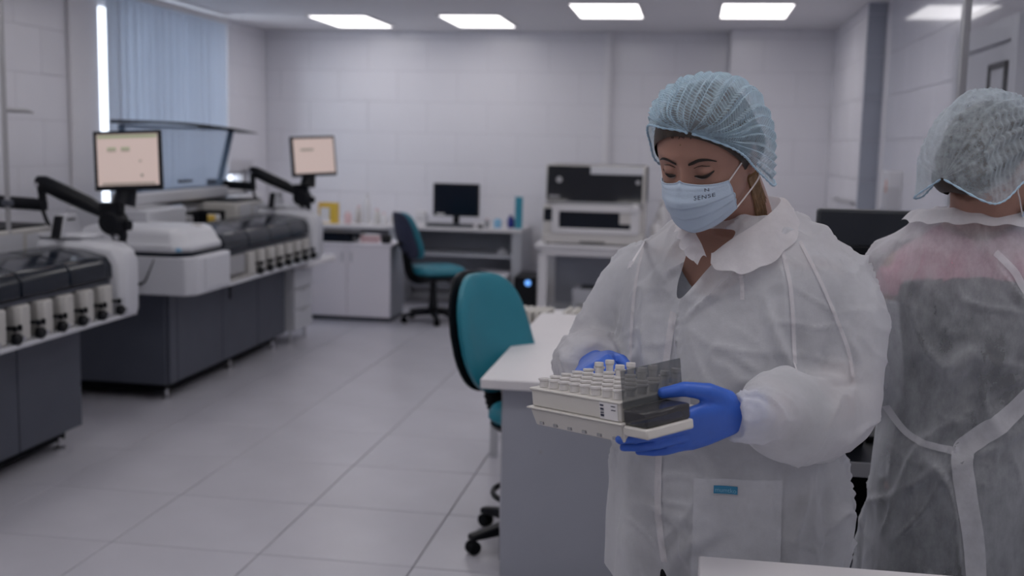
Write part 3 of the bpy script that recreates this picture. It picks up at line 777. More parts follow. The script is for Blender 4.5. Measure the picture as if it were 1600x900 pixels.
def fuse(name, shapes, voxel, material, smooth=4, factor=.5):
    """melt overlapping shapes into one continuous skin"""
    b = B()
    for s in shapes: b.add(s.v, s.f)
    o = link(name, b.mesh(name, material, 0))
    md = o.modifiers.new('r', 'REMESH'); md.mode = 'VOXEL'; md.voxel_size = voxel; md.use_smooth_shade = True
    if smooth:
        sm = o.modifiers.new('s', 'SMOOTH'); sm.iterations = smooth; sm.factor = factor
    me = evaluated(o); me.name = name
    if not me.materials: me.materials.append(material)
    me.polygons.foreach_set('use_smooth', [True]*len(me.polygons))
    return me

def coords(me):
    a = np.empty(len(me.vertices)*3); me.vertices.foreach_get('co', a); return a.reshape(-1, 3)
def normals(me):
    a = np.empty(len(me.vertices)*3); me.vertices.foreach_get('normal', a); return a.reshape(-1, 3)
def setco(me, a): me.vertices.foreach_set('co', np.asarray(a, dtype=float).ravel()); me.update()

def bvh(me):
    from mathutils.bvhtree import BVHTree
    return BVHTree.FromPolygons([v.co.copy() for v in me.vertices], [tuple(p.vertices) for p in me.polygons])

def smoothline(pts, n):
    """Catmull-Rom through the points"""
    P = [Vector(p) for p in pts]; out = []
    for k in range(n):
        t = k/(n-1)*(len(P)-1); i = min(int(t), len(P)-2); u = t-i
        a, b, c, d = P[max(i-1, 0)], P[i], P[i+1], P[min(i+2, len(P)-1)]
        out.append(.5*((2*b)+(-a+c)*u+(2*a-5*b+4*c-d)*u*u+(-a+3*b-3*c+d)*u**3))
    return out

def limb(pts, radii, n=20, k=24):
    P = smoothline(pts, k); r = [v.x for v in smoothline([(q, 0, 0) for q in radii], k)]
    return B().tube(P, r, n)

def ball(c, rx, ry, rz, n=20, M=None):
    rings = []
    for i in range(1, n):
        a = PI*i/n
        ring = [Vector((rx*math.sin(a)*math.cos(2*PI*j/n), ry*math.sin(a)*math.sin(2*PI*j/n), -rz*math.cos(a))) for j in range(n)]
        if M is not None: ring = [M @ p for p in ring]
        rings.append([Vector(c)+p for p in ring])
    return B().loft(rings)

def turned(b, M): b.v = [tuple(M @ Vector(p)) for p in b.v]; return b

# ------------------------------------------------------------------ people: materials
def skin_mat():
    M = mat('skin', (.36, .20, .155), .48, spec=.35, var=.07, vscale=14, bump=.12, bscale=500, sss=.12)
    return M
M_skin = skin_mat()
M_brow = mat('dark_brown_hair', (.016, .009, .006), .6)
M_hair = mat('brown_hair', (.030, .018, .012), .5, var=.5, vscale=60)
M_blond = mat('light_brown_hair', (.20, .115, .055), .5, var=.3, vscale=60)
M_eye = mat('eye_white', (.42, .38, .36), .25)
M_glove = mat('blue_nitrile', (.035, .125, .56), .42, spec=.45, var=.06, vscale=25, bump=.15, bscale=120)
M_elastic = mat('white_elastic', (.74, .70, .70), .7)
M_ink = mat('dark_ink', (.03, .035, .07), .7)
M_label = mat('pocket_label_blue', (.025, .20, .36), .6)
M_labeltxt = mat('pocket_label_print', (.22, .46, .62), .6)
M_scrubg = mat('grey_undershirt', (.20, .21, .24), .85, bump=.2, bscale=200)
M_pinktop = mat('pink_shirt', (.60, .30, .38), .85, bump=.2, bscale=200)
M_darktop = mat('dark_navy_dress', (.022, .025, .04), .85, bump=.2, bscale=200)
M_lining = mat('pale_grey_cloth', (.42, .43, .47), .85, bump=.2, bscale=200)
M_trouser = mat('black_trousers', (.010, .010, .012), .85)
M_shoe = mat('white_clog', (.60, .60, .62), .5)

def fabric(name, col, clear_lo, clear_hi, nscale, translucent=.35, facing=.25, stretch=(1, 1, 1), crimp=0, thin=.5):
    """thin nonwoven: diffuse + translucent, partly see-through where the fibres are sparse"""
    M = bpy.data.materials.new(name); M.use_nodes = True
    nt = M.node_tree; N = nt.nodes; L = nt.links
    p = N['Principled BSDF']; p.inputs['Base Color'].default_value = (*col, 1); p.inputs['Roughness'].default_value = .55
    p.inputs['Specular IOR Level'].default_value = .3; p.inputs['Sheen Weight'].default_value = .15
    tl = N.new('ShaderNodeBsdfTranslucent'); tl.inputs['Color'].default_value = (*col, 1)
    m1 = N.new('ShaderNodeMixShader'); m1.inputs[0].default_value = translucent
    L.new(p.outputs[0], m1.inputs[1]); L.new(tl.outputs[0], m1.inputs[2])
    tr = N.new('ShaderNodeBsdfTransparent'); m2 = N.new('ShaderNodeMixShader')
    tc = N.new('ShaderNodeTexCoord'); mp = N.new('ShaderNodeMapping'); mp.inputs['Scale'].default_value = stretch
    L.new(tc.outputs['Object'], mp.inputs['Vector'])
    n1 = N.new('ShaderNodeTexNoise'); n1.inputs['Scale'].default_value = nscale; n1.inputs['Detail'].default_value = 9; n1.inputs['Roughness'].default_value = .68
    L.new(mp.outputs[0], n1.inputs['Vector'])
    mr = N.new('ShaderNodeMapRange'); mr.inputs[1].default_value = .3; mr.inputs[2].default_value = .7
    mr.inputs[3].default_value = clear_lo; mr.inputs[4].default_value = clear_hi
    L.new(n1.outputs['Fac'], mr.inputs[0])
    lw = N.new('ShaderNodeLayerWeight'); lw.inputs[0].default_value = .35
    mu = N.new('ShaderNodeMath'); mu.operation = 'MULTIPLY'
    su = N.new('ShaderNodeMath'); su.operation = 'SUBTRACT'; su.inputs[0].default_value = 1; L.new(lw.outputs['Facing'], su.inputs[1])
    L.new(mr.outputs[0], mu.inputs[0]); L.new(su.outputs[0], mu.inputs[1])
    L.new(mu.outputs[0], m2.inputs[0]); L.new(m1.outputs[0], m2.inputs[1]); L.new(tr.outputs[0], m2.inputs[2])
    n2 = N.new('ShaderNodeTexNoise'); n2.inputs['Scale'].default_value = 420; n2.inputs['Detail'].default_value = 3
    L.new(mp.outputs[0], n2.inputs['Vector'])
    bp = N.new('ShaderNodeBump'); bp.inputs['Strength'].default_value = .22; bp.inputs['Distance'].default_value = .002
    L.new(n2.outputs['Fac'], bp.inputs['Height']); L.new(bp.outputs[0], p.inputs['Normal'])
    L.new(m2.outputs[0], N['Material Output'].inputs[0])
    return M
M_gown = fabric('white_nonwoven', (.76, .77, .815), .04, .34, 6)
M_gown2 = fabric('sheer_white_nonwoven', (.74, .76, .80), .25, .92, 5, stretch=(1.2, 1.2, .6), translucent=.3)
M_gownd = fabric('doubled_nonwoven', (.78, .78, .82), .12, .42, 11, translucent=.3)
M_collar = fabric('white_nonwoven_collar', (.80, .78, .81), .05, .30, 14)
M_cap = fabric('blue_nonwoven_cap', (.55, .72, .84), .56, 1.02, 60, translucent=.35)
M_capw = fabric('pale_blue_nonwoven_cap', (.64, .73, .80), .42, .92, 60, translucent=.35)
M_band = fabric('blue_elastic_band', (.48, .66, .80), .02, .12, 60, translucent=.2)
M_mask = fabric('pale_blue_mask', (.55, .66, .80), .0, .03, 60, translucent=.15)

# ------------------------------------------------------------------ people: head, mask, cap
HEAD = [  # z, half width, front, back
    (-.123, .014, .056, -.012), (-.115, .032, .072, .012), (-.10, .047, .081, .035), (-.08, .058, .085, .056), (-.055, .066, .087, .074),
    (-.03, .072, .088, .088), (0, .0755, .0885, .097), (.03, .0755, .089, .099), (.057, .071, .083, .093), (.080, .060, .069, .079), (.099, .043, .047, .056), (.109, .020, .020, .026)]
def head_shape(M):
    zs = [h[0] for h in HEAD]; rings = []
    N = 96
    for k in range(90):
        z = -.123+.232*k/89
        a, f, bk = (float(np.interp(z, zs, [h[i] for h in HEAD])) for i in (1, 2, 3))
        ring = []
        for j in range(N):
            t = 2*PI*j/N
            s, c = math.sin(t), -math.cos(t)     # c=-1 is the face
            x = a*math.copysign(abs(s)**.92, s)
            y = (f if c < 0 else bk)*math.copysign(abs(c)**(.86 if c < 0 else .95), c)
            if c < 0:
                ax = abs(x)
                g = lambda u, v, w: math.exp(-(u/w)**2)
                w_ = min(1, -c*1.6)
                d = 0
                d -= .0105*math.exp(-((ax-.031)/.0155)**2-((z+.002)/.0115)**2)      # sockets
                d += .0035*math.exp(-((ax-.028)/.024)**2-((z-.021)/.008)**2)        # brow ridge
                d += .0045*math.exp(-((ax-.047)/.02)**2-((z+.034)/.018)**2)         # cheek bones
                nz = float(np.interp(z, [-.066, -.056, -.048, -.035, -.015, .004, .018], [0, .016, .026, .021, .012, .005, 0]))
                nw = float(np.interp(z, [-.06, -.04, 0, .02], [.017, .014, .0095, .012]))
                d += nz*math.exp(-(x/nw)**2)
                d += .004*math.exp(-(x/.022)**2-((z+.082)/.012)**2)                 # lips
                d += .003*math.exp(-(x/.02)**2-((z+.112)/.012)**2)
                y -= d*w_
            ring.append((x, y, z))
        rings.append(ring)
    sh = [B().loft(rings)]
    for s in (-1, 1):
        sh.append(ball((s*.031, -.0735, -.003), .0135, .0125, .0115, 18))           # closed lids over the eyeballs
        sh.append(ball((s*.0775, .018, -.012), .007, .017, .030, 14, Matrix.Rotation(s*R(16), 3, 'Z')))
        sh.append(ball((s*.0765, .012, -.036), .006, .009, .011, 12))
    return [turned(b, M) for b in sh]

def mask_point(s, t):
    """s across -1..1, t from the nose bridge 0 to under the chin 1 (head space)"""
    a = abs(s)
    W = float(np.interp(t, [0, .5, 1], [.0625, .0670, .0610]))
    yf = float(np.interp(t, [0, .10, .32, .55, .82, .94, 1], [.1045, .111, .1190, .113, .102, .091, .074]))
    ys = float(np.interp(t, [0, .5, 1], [.056, .046, .036]))
    zc = float(np.interp(t, [0, .32, .82, 1], [-.009, -.044, -.105, -.120]))
    zs = float(np.interp(t, [0, 1], [-.030, -.092]))
    q = min(1, a**1.9); qz = a**(.65+1.2*t)
    x = W*math.copysign(a**.95, s)
    y = -(ys+(yf-ys)*(1-q)**.80) - math.exp(-(a/.20)**2)*.004*float(np.interp(t, [0, .3, .6], [1, 1, .1]))
    z = zc*(1-qz)+zs*qz
    for t0, d in ((.40, .0046), (.62, .0046), (.83, .0036)):     # pleats
        u = (t-t0)/.16
        if -1 < u <= 0: y -= d*(1+u)*(1-.35*q)
    y += .0012*math.sin(t*60)*max(0, .20-t)*4
    return Vector((x, y, z))

def add_mask(person, M, text):
    G = [[M @ mask_point(-1+2*i/56, j/48) for i in range(57)] for j in range(49)]
    b = B().grid(G)
    mo = part('face_mask', b, M_mask, person, smooth=60, label='pale blue pleated face mask')
    md = mo.modifiers.new('t', 'SOLIDIFY'); md.thickness = .0012; md.offset = 0
    hem = B()
    hem.tube([M @ (mask_point(-1+2*i/40, 0)+Vector((0, -.0006, 0))) for i in range(41)], .0011, 6)
    for s in (-1, 1): hem.tube([M @ (mask_point(s, j/20)+Vector((0, -.0006, 0))) for j in range(21)], .0013, 6)
    part('mask_hem', hem, M_mask, mo)
    for s in (-1, 1):
        lp = B()
        top, bot = mask_point(s, .03), mask_point(s, .97)
        lp.tube([M @ p for p in smoothline([top, (s*.0795, -.012, -.006), (s*.084, .012, -.010), (s*.086, .030, -.030), (s*.0835, .022, -.055), (s*.078, .004, -.068), bot], 30)], .0014, 6)
        part('ear_loop', lp, M_elastic, mo)
    for (txt, s0, t0, size) in text:
        cu = bpy.data.curves.new('lettering', 'FONT'); cu.body = txt; cu.size = size; cu.space_character = 1.15
        o = bpy.data.objects.new('lettering', cu); COL.objects.link(o)
        dg = bpy.context.evaluated_depsgraph_get()
        me = bpy.data.meshes.new_from_object(o.evaluated_get(dg)); bpy.data.objects.remove(o)
        bm = bmesh.new(); bm.from_mesh(me); bmesh.ops.subdivide_edges(bm, edges=bm.edges, cuts=2); bm.to_mesh(me); bm.free()
        c = coords(me); w = c[:, 0].max()
        out = []
        for x, y, _ in c:
            s = s0+(x-w/2)*11.5; t = t0-y*9
            out.append(M @ (mask_point(s, t)+Vector((.0006*(1 if s > 0 else -1), -.0015, 0))))
        setco(me, [tuple(p) for p in out]); me.materials.clear(); me.materials.append(M_ink)
        link('lettering', me, mo)
    return mo

def cap_point(u, v, kf, kb, path, top, wid):
    C = smoothline(path, 101); T = smoothline(top, 101); i = min(100, int(round(v*100)))
    return C[i], T[i]

def add_cap(person, M, material, path, top, width, strips=30, crimp=46, depth=.006, name_label=None, seed=1, lift=0.):
    NU, NV = 8*strips, 170
    C = smoothline([(0, a, b) for a, b in path], NV+1); T = smoothline([(0, a, b) for a, b in top], NV+1)
    wv = [v.x for v in smoothline([(w_, 0, 0) for w_ in width], NV+1)]
    rnd = random.Random(seed); edges = np.cumsum([0]+[rnd.choice((.55, .7, .9, 1.1, 1.9)) for _ in range(strips)]); edges = edges/edges[-1]; crs = [rnd.choice((.35, .8, 1., 1.2, 1.3)) for _ in range(strips)]; hs = [rnd.uniform(.5, 1.3) for _ in range(strips+1)]; ph = [rnd.uniform(0, 6) for _ in range(strips+1)]
    G = np.zeros((NV+1, NU+1, 3))
    for j in range(NV+1):
        v = j/NV; up = T[j]-C[j]; h = up.length
        ctr = C[j]
        for i in range(NU+1):
            u = i/NU; a = PI*u
            k = int(min(strips-1, np.searchsorted(edges, u, side='right')-1)); fr = (u-edges[k])/(edges[k+1]-edges[k])
            env = math.sin(PI*min(1, max(0, v)))**.55
            pl = (fr-.35)/.65 if fr > .35 else (.35-fr)/.35
            dd = depth*env*hs[k]*(pl-.5)
            dd += .0026*crs[k]*math.sin(v*2*PI*crimp+ph[k]*.8)*env*(.4+.6*pl)*min(1, 6*min(u, 1-u)+.1)
            dd += .006*math.sin(v*7+u*9+seed)*env
            cx, sx = math.cos(a), math.sin(a)
            x = wv[j]*math.copysign(abs(cx)**.85, cx)
            q = abs(sx)**.80
            P = ctr+up*q
            n = Vector((cx*.9, up.y/h*sx if h > 1e-6 else 0, up.z/h*sx if h > 1e-6 else 0))
            P = Vector((x, P.y, P.z))+n*dd
            if cx < 0: P.z += lift*cx*cx*math.sin(PI*min(1, v*1.15))*(1-sx*.5)
            G[j, i] = P
    b = B().grid([[tuple(M @ Vector(p)) for p in row] for row in G])
    co = part('bouffant_cap', b, material, person, smooth=80, label=name_label)
    rim = B()
    for side in (0, NU):
        pts = [M @ Vector(G[j, side]) for j in range(0, NV+1, 2)]
        rim.tube([p for p in pts], [.0019+.0007*math.sin(k*1.9) for k in range(len(pts))], 7)
    part('cap_band', rim, M_band, co)
    return co

# ------------------------------------------------------------------ people: hands
def hand(W, f, s, curls, splay, thumb, scale=1., wrist_dir=None, tb=(.018, .030, -.006)):
    """W wrist centre; f towards the fingers, s towards the thumb side; palm faces -n with n = f x s.
    curls: per finger (index..little) three bends in degrees towards the palm; thumb: three vectors in (f, s, n)"""
    W = Vector(W); f = Vector(f).normalized(); s = Vector(s); s = (s-f*s.dot(f)).normalized(); n = f.cross(s)
    if thumb.get('flip'): n = -n
    S = scale
    def P(a, b_, c): return W+f*a*S+s*b_*S+n*c*S
    sh = []
    # palm: flattened slab with a thenar mound
    rings = []
    for a, hw, th, off in ((-.045, .028, .022, 0), (-.02, .026, .019, 0), (0, .029, .018, 0), (.02, .036, .0175, .002), (.045, .041, .016, .001), (.07, .042, .0145, 0), (.085, .040, .012, 0), (.093, .034, .009, 0)):
        rings.append([P(a, off+hw*math.copysign(abs(math.cos(t))**.7, math.cos(t)), th*math.copysign(abs(math.sin(t))**.8, math.sin(t))-.001) for t in [2*PI*k/24 for k in range(24)]])
    sh.append(B().loft(rings))
    lens = ((.043, .026, .022), (.048, .030, .023), (.044, .028, .022), (.034, .021, .020))
    base = ((.086, .030), (.091, .0105), (.087, -.0095), (.079, -.0285))
    rad = (.0092, .0095, .0090, .0080)
    for k in range(4):
        p = P(base[k][0]-.012, base[k][1], .001); pts = [p]; ang = 0
        d0 = (f*math.cos(R(splay[k]))+s*math.sin(R(splay[k]))).normalized()
        p = P(base[k][0], base[k][1], .001); pts.append(p)
        for L_, c in zip(lens[k], curls[k]):
            ang += R(c)
            p = p+(d0*math.cos(ang)-n*math.sin(ang))*L_*S; pts.append(p)
        r = rad[k]*S
        sh.append(B().tube(pts, [r*1.05, r*1.08, r*1.02, r*.92, r*.72], 14))
        for q, rr in zip(pts[1:], (1.1, 1.06, .96, .80)): sh.append(ball(q, r*rr, r*rr, r*rr, 10))
    tpts = [P(*tb)]
    for v in thumb['seg']: tpts.append(tpts[-1]+(f*v[0]+s*v[1]+n*v[2])*S)
    r = .0115*S
    sh.append(B().tube(tpts, [r*1.5, r*1.15, r*1.0, r*.72][:len(tpts)], 14))
    for q, rr in zip(tpts, (1.5, 1.17, 1.02, .80)): sh.append(ball(q, r*rr, r*rr, r*rr, 12))
    return sh

# ------------------------------------------------------------------ people: torso, gown
TORSO = [  # z relative to the floor, half width, half depth, centre shift back
    (1.425, .075, .070, .0), (1.40, .105, .080, .0), (1.375, .150, .092, .0), (1.345, .188, .105, -.002), (1.30, .200, .118, -.008), (1.24, .196, .135, -.018),
    (1.17, .190, .142, -.022), (1.08, .180, .134, -.012), (1.00, .182, .136, -.006), (.92, .194, .146, 0), (.84, .198, .150, 0), (.76, .198, .150, 0)]
GOWN = [(1.460, .066, .066, .0), (1.435, .100, .082, .0), (1.405, .150, .098, .0), (1.378, .192, .112, 0), (1.345, .220, .126, -.004), (1.30, .226, .140, -.010), (1.24, .222, .156, -.020),
    (1.17, .216, .164, -.024), (1.08, .206, .156, -.014), (1.00, .208, .158, -.006), (.92, .220, .168, 0), (.84, .224, .172, 0), (.76, .224, .172, 0)]
NARROW = lambda z: float(np.interp(z, [1.0, 1.26], [.74, .90]))
TORSO2 = [(z, a*(NARROW(z)-.03), d*.90, k) for z, a, d, k in TORSO]
def torso_shape(c, yaw, grow, z0, z1, wob=0, gd=None, seed=0, flare=0., back=0., table=TORSO):
    zs = [t[0] for t in table][::-1]; rings = []; N = 72
    for k in range(46):
        z = z0+(z1-z0)*k/45
        a, d, sft = (float(np.interp(z, zs, [t[i] for t in table][::-1])) for i in (1, 2, 3))
        g = grow*(1 if z < 1.36 else max(.35, 1-(z-1.36)/.09))
        fl = flare*max(0, 1.05-z)
        ring = []
        for j in range(N):
            t = 2*PI*j/N
            sx, cy = math.sin(t), math.cos(t)
            w = 1+wob*max(0, 1.12-z)*(math.sin(7*t+seed+z*1.5)+.6*math.sin(12*t+2*seed-z))
            x = (a+g+fl)*math.copysign(abs(sx)**.88, sx)*w
            y = (d+(gd if gd is not None else g)+fl)*math.copysign(abs(cy)**.92, cy)*w+sft+back*max(0, 1.2-z)
            ring.append((c[0]+x*math.cos(yaw)-y*math.sin(yaw), c[1]+x*math.sin(yaw)+y*math.cos(yaw), z))
        rings.append(ring)
    return B().loft(rings)

def legs(c, yaw, grow, foot=False, sp=.095):
    sh = []; L = Vector((math.cos(yaw), math.sin(yaw), 0)); Fd = Vector((math.sin(yaw), -math.cos(yaw), 0)); c = Vector((c[0], c[1], 0))
    for s in (-1, 1):
        h = c+L*s*sp
        sh.append(limb([h+Vector((0, 0, .86)), h+Vector((0, 0, .68))+Fd*.01, h+Vector((0, 0, .47))+Fd*.012, h+Vector((0, 0, .28))-Fd*.005, h+Vector((0, 0, .075))-Fd*.01],
                       [.092+grow, .080+grow, .056+grow, .054+grow, .036+grow*1.3]))
        if foot: sh.append(ball(h+Fd*.055+Vector((0, 0, .045)), .042, .12, .040, 16, Matrix.Rotation(yaw, 3, 'Z')))
    return sh

def creases(me, folds, noise_amp=.005, crease_amp=.004, seed=3, bias=0.):
    """gather the cloth along fold lines and give it soft waves and sharp creases"""
    P = coords(me); Nn = normals(me)
    D = noise_amp*(vnoise(P*np.array([1, 1, .55]), 8, seed)-.5)*2 + bias
    W = P + .035*np.stack([vnoise(P, 6, seed+1)-.5, vnoise(P, 6, seed+2)-.5, vnoise(P, 6, seed+3)-.5], 1)*2
    for k, (ax, sc, am) in enumerate((((.35, .1, -1), 13, 1.), ((-.6, .2, -1), 15, .9), ((1, .3, -.25), 12, .6), ((-.2, 1, -.5), 22, .28), ((.8, -.2, -.9), 26, .22))):
        a = np.array(ax, float); a /= np.linalg.norm(a)
        Q = W - .72*(W@a)[:, None]*a                 # squeezed along the fold direction
        r = np.clip(1-np.abs(vnoise(Q, sc, seed+7+k)-.5)*7, 0, 1)
        gate = np.clip((vnoise(P, 5, seed+20+k)-.42)*5, 0, 1)
        D += crease_amp*am*r**1.6*gate
    for pts, h, w in folds:
        A = np.array(pts, float)
        best = np.full(len(P), 1e9); par = np.zeros(len(P))
        n = len(A)-1
        for i in range(n):
            a, d = A[i], A[i+1]-A[i]
            t = np.clip(((P-a)@d)/(d@d), 0, 1)
            dist = np.linalg.norm(P-(a+t[:, None]*d), axis=1)
            m_ = dist < best; best[m_] = dist[m_]; par[m_] = ((i+t)/n)[m_]
        ends = np.clip(np.minimum(par, 1-par)*6, 0, 1)*.85+.15
        D += h*ends*np.exp(-(best/w)**2)
    setco(me, P+Nn*D[:, None])

def cut(me, test, smooth=12):
    """remove the faces whose centre passes the test"""
    bm = bmesh.new(); bm.from_mesh(me)
    bmesh.ops.delete(bm, geom=[f for f in bm.faces if test(f.calc_center_median())], context='FACES')
    for _ in range(smooth):
        new = {}
        for v in bm.verts:
            nb = [e.other_vert(v) for e in v.link_edges if e.is_boundary]
            if len(nb) == 2: new[v] = v.co*.4+(nb[0].co+nb[1].co)*.3
        for v, c in new.items(): v.co = c
    lone = [v for v in bm.verts if not v.link_faces]
    bmesh.ops.delete(bm, geom=lone, context='VERTS')
    bm.to_mesh(me); bm.free()

def patch(tree, fn, nu, nv, direction, off, name, material, parent, flip=False, label=None):
    """cloth patch laid on a surface: fn(u, v) gives a start point, cast along direction"""
    d = Vector(direction).normalized(); G = []
    for j in range(nv+1):
        row = []
        for i in range(nu+1):
            p = Vector(fn(i/nu, j/nv)); h = tree.ray_cast(p, d)
            row.append(tuple((h[0] if h[0] is not None else p+d*.3)-d*off))
        G.append(row)
    return part(name, B().grid(G), material, parent, smooth=80, label=label)

def ribbon(person, tree, pts, hw, name, material, d, off=.004, n=60, label=None):
    L_ = smoothline(pts, n); rows = []
    d = Vector(d).normalized()
    for q in (-1, -.33, .33, 1):
        row = []
        for i, p in enumerate(L_):
            t = (L_[min(i+1, n-1)]-L_[max(i-1, 0)]).normalized(); sd = t.cross(d).normalized()
            st0 = p+sd*hw*q; st0 = st0-d*.5
            h = tree.ray_cast(st0, d)
            row.append(tuple((h[0] if h[0] is not None else st0+d*.45)-d*off))
        rows.append(row)
    return part(name, B().grid(rows), material, person, smooth=80, label=label)

# ================================================================== the woman in front
PW = Vector((.09, 2.12, 0))
w_yaw = R(-25)
woman = thing('person', 'woman in white gown, blue cap and face mask carrying a white tube rack', 'person', PW)
def wl_(p): return Vector(p)-PW                      # world to the figure's own frame
HM = Matrix.Translation(wl_((.020, 1.98, 1.560))) @ Matrix.Rotation(R(-26), 4, 'Z') @ Matrix.Rotation(R(24), 4, 'X')
C0 = (0, 0, 0)
ShL, ShR = wl_((.09+.142, 2.12-.070+.02, 1.325)), wl_((.09-.138, 2.12+.064, 1.325))
ElL, WrL = wl_((.262, 1.985, 1.122)), wl_((.113, 1.758, 1.150))
ElR, WrR = wl_((-.175, 2.25, 1.125)), wl_((-.170, 2.025, 1.158))
nk0 = HM @ Vector((0, .030, -.045)); nk1 = Vector((.005, .012, 1.40))
sh = head_shape(HM)
sh.append(limb([nk0, nk0.lerp(nk1, .5)+Vector((.008, .010, 0)), nk1, nk1+Vector((0, 0, -.06))], [.063, .062, .065, .078]))
sh.append(torso_shape(C0, w_yaw, -.016, .80, 1.42, gd=-.018))
sh += [limb([ShL, ShL.lerp(ElL, .5), ElL, ElL.lerp(WrL, .5), WrL], [.048, .044, .038, .033, .019]), ball(ShL, .048, .048, .045),
       limb([ShR, ShR.lerp(ElR, .5), ElR, ElR.lerp(WrR, .5), WrR], [.048, .044, .038, .033, .019]), ball(ShR, .048, .048, .045)]
sh += legs(C0, w_yaw, 0)
body = fuse('body', sh, .0036, M_skin, 2, .5)
link('body', body, woman)
btree = bvh(body)

# face details laid on the skin
fdir = (HM.to_3x3() @ Vector((0, 1, 0))).normalized()
def on_face(x, z, off=.0):
    p = HM @ Vector((x, -.16, z)); h = btree.ray_cast(p, fdir)
    return (h[0] if h[0] is not None else p+fdir*.07)-fdir*off
def face_strip(pts, name, material, off=.0008, taper=True, n=26):
    """pts: (x, z, half height)"""
    L = smoothline([(p[0], p[1], p[2]) for p in pts], n); b = B()
    rows = []
    for q in (-1, -.4, .4, 1):
        rows.append([tuple(on_face(p.x, p.y+q*p.z, off+(.0012 if abs(q) < 1 else 0))) for p in L])
    b.grid(rows)
    o = part(name, b, material, woman, smooth=80)
    return o
for s in (1, -1):
    face_strip([(s*.0110, .0120, .0022), (s*.019, .0150, .0034), (s*.030, .0190, .0032), (s*.042, .0172, .0024), (s*.053, .0100, .0010)], 'eyebrow', M_brow)
    face_strip([(s*.0175, -.0095, .0008), (s*.024, -.0110, .0026), (s*.031, -.0120, .0034), (s*.039, -.0105, .0032), (s*.048, -.0055, .0012)], 'eyelashes', M_brow, .0022)
    face_strip([(s*.019, -.0125, .0006), (s*.031, -.0158, .0012), (s*.043, -.0115, .0006)], 'eye', M_eye, .0009)
    face_strip([(s*.0175, .0035, .0004), (s*.030, .0072, .0007), (s*.043, .0045, .0004)], 'lid_crease', M_hair, .0002)
face_strip([(-.0015, .046, .0012), (.0008, .0462, .0014)], 'forehead_mole', M_blond, .0004, n=6)

# hair: close shell with a bun, forehead hairline and loose strands behind the ear
hb = []
rings = []
for k in range(24):
    a = PI*(k+.5)/24*.98
    rr = math.sin(a)
    rings.append([(.0850*rr*math.cos(t), .006+.1065*rr*math.sin(t), .018-.0985*math.cos(a)) for t in [2*PI*j/40 for j in range(40)]])
hb.append(B().loft(rings)); hb.append(ball((.010, .085, -.02), .062, .042, .055))
hb = [turned(b, HM) for b in hb]
hm_ = fuse('hair', hb, .006, M_hair, 3)
HI = HM.inverted()
cut(hm_, lambda c: (lambda q: q.z < float(np.interp(q.y, [-.097, -.072, -.048, -.025, .0, .04, .09], [.072, .043, .014, -.012, -.041, -.080, -.088])))(HI @ c))
hair = link('hair', hm_, woman)
st_ = B()
for k in range(34):
    a = k/33
    p0 = Vector((.078-.012*a, .018+.034*a, -.060)); p1 = Vector((.071-.012*a, .030+.030*a, -.100-.012*random.random())); p2 = Vector((.062-.012*a, .040+.030*a+.008*random.random(), -.125-.055*random.random()))
    L_ = []
    for q in smoothline([HM @ p0, HM @ p1, HM @ p2], 8):
        h = btree.find_nearest(q)
        L_.append(h[0]+h[1]*(.0015+.002*random.random()) if h[0] is not None and h[3] < .035 else q)
    st_.tube(L_, [.003, .003, .0028, .0026, .0022, .0018, .0012, .0004], 5)
part('loose_strands', st_, M_blond, hair)
fh = B()
for k in range(26):
    x = -.055+.085*k/25; z = .066+.004*math.sin(k)
    a0 = on_face(x, z+.006, .001); a1 = on_face(x+.006*math.sin(k*2.1), z-.004-.004*abs(math.sin(k*1.7)), .0012)
    fh.tube([a0, a0.lerp(a1, .5)-fdir*.002, a1], [.0016, .0013, .0004], 5)
part('hairline', fh, M_brow, hair)

add_mask(woman, HM, [('SENSE', .54, .275, .0125), ('N', .60, .135, .0125)])
add_cap(woman, HM @ Matrix.Rotation(R(9), 4, 'Z') @ Matrix.Rotation(R(8), 4, 'Y'), M_cap,
        path=[(-.099, .072), (-.072, .042), (-.048, .016), (-.025, -.010), (.000, -.037), (.040, -.075), (.092, -.084), (.136, -.035)],
        top=[(-.101, .076), (-.092, .094), (-.056, .110), (.000, .123), (.060, .120), (.115, .095), (.150, .035), (.138, -.033)],
        width=[.004, .057, .080, .089, .095, .103, .088, .004], strips=24, crimp=44, depth=.009, lift=.050, name_label='blue pleated bouffant cap', seed=2)

# clothes under the gown
top = fuse('undershirt', [torso_shape(C0, w_yaw, .003, .84, 1.355, gd=.002),
                          limb([ShL, ShL.lerp(ElL, .5), ElL.lerp(ShL, .3)], [.062, .056, .054]), limb([ShR, ShR.lerp(ElR, .5), ElR.lerp(ShR, .3)], [.062, .056, .054])], .009, M_scrubg, 4)
Fw = Vector((math.sin(w_yaw), -math.cos(w_yaw), 0)); Lw = Vector((math.cos(w_yaw), math.sin(w_yaw), 0))
cut(top, lambda c: c.z > 1.30 and c.dot(Fw) > 0 and abs(c.dot(Lw)) < (c.z-1.30)*1.1+.02)
link('undershirt', top, woman)
link('inner_sleeve', fuse('inner_sleeve', [limb([ElL.lerp(WrL, .40)+Vector((.004, -.016, .004)), ElL.lerp(WrL, .55)+Vector((.004, -.016, .0)), ElL.lerp(WrL, .70)+Vector((.0, -.012, .002))], [.044, .046, .042])], .006, M_trouser, 3), woman)
link('trousers', fuse('trousers', legs(C0, w_yaw, .012)+[torso_shape(C0, w_yaw, .004, .80, .97, gd=.002)], .010, M_trouser, 4), woman)
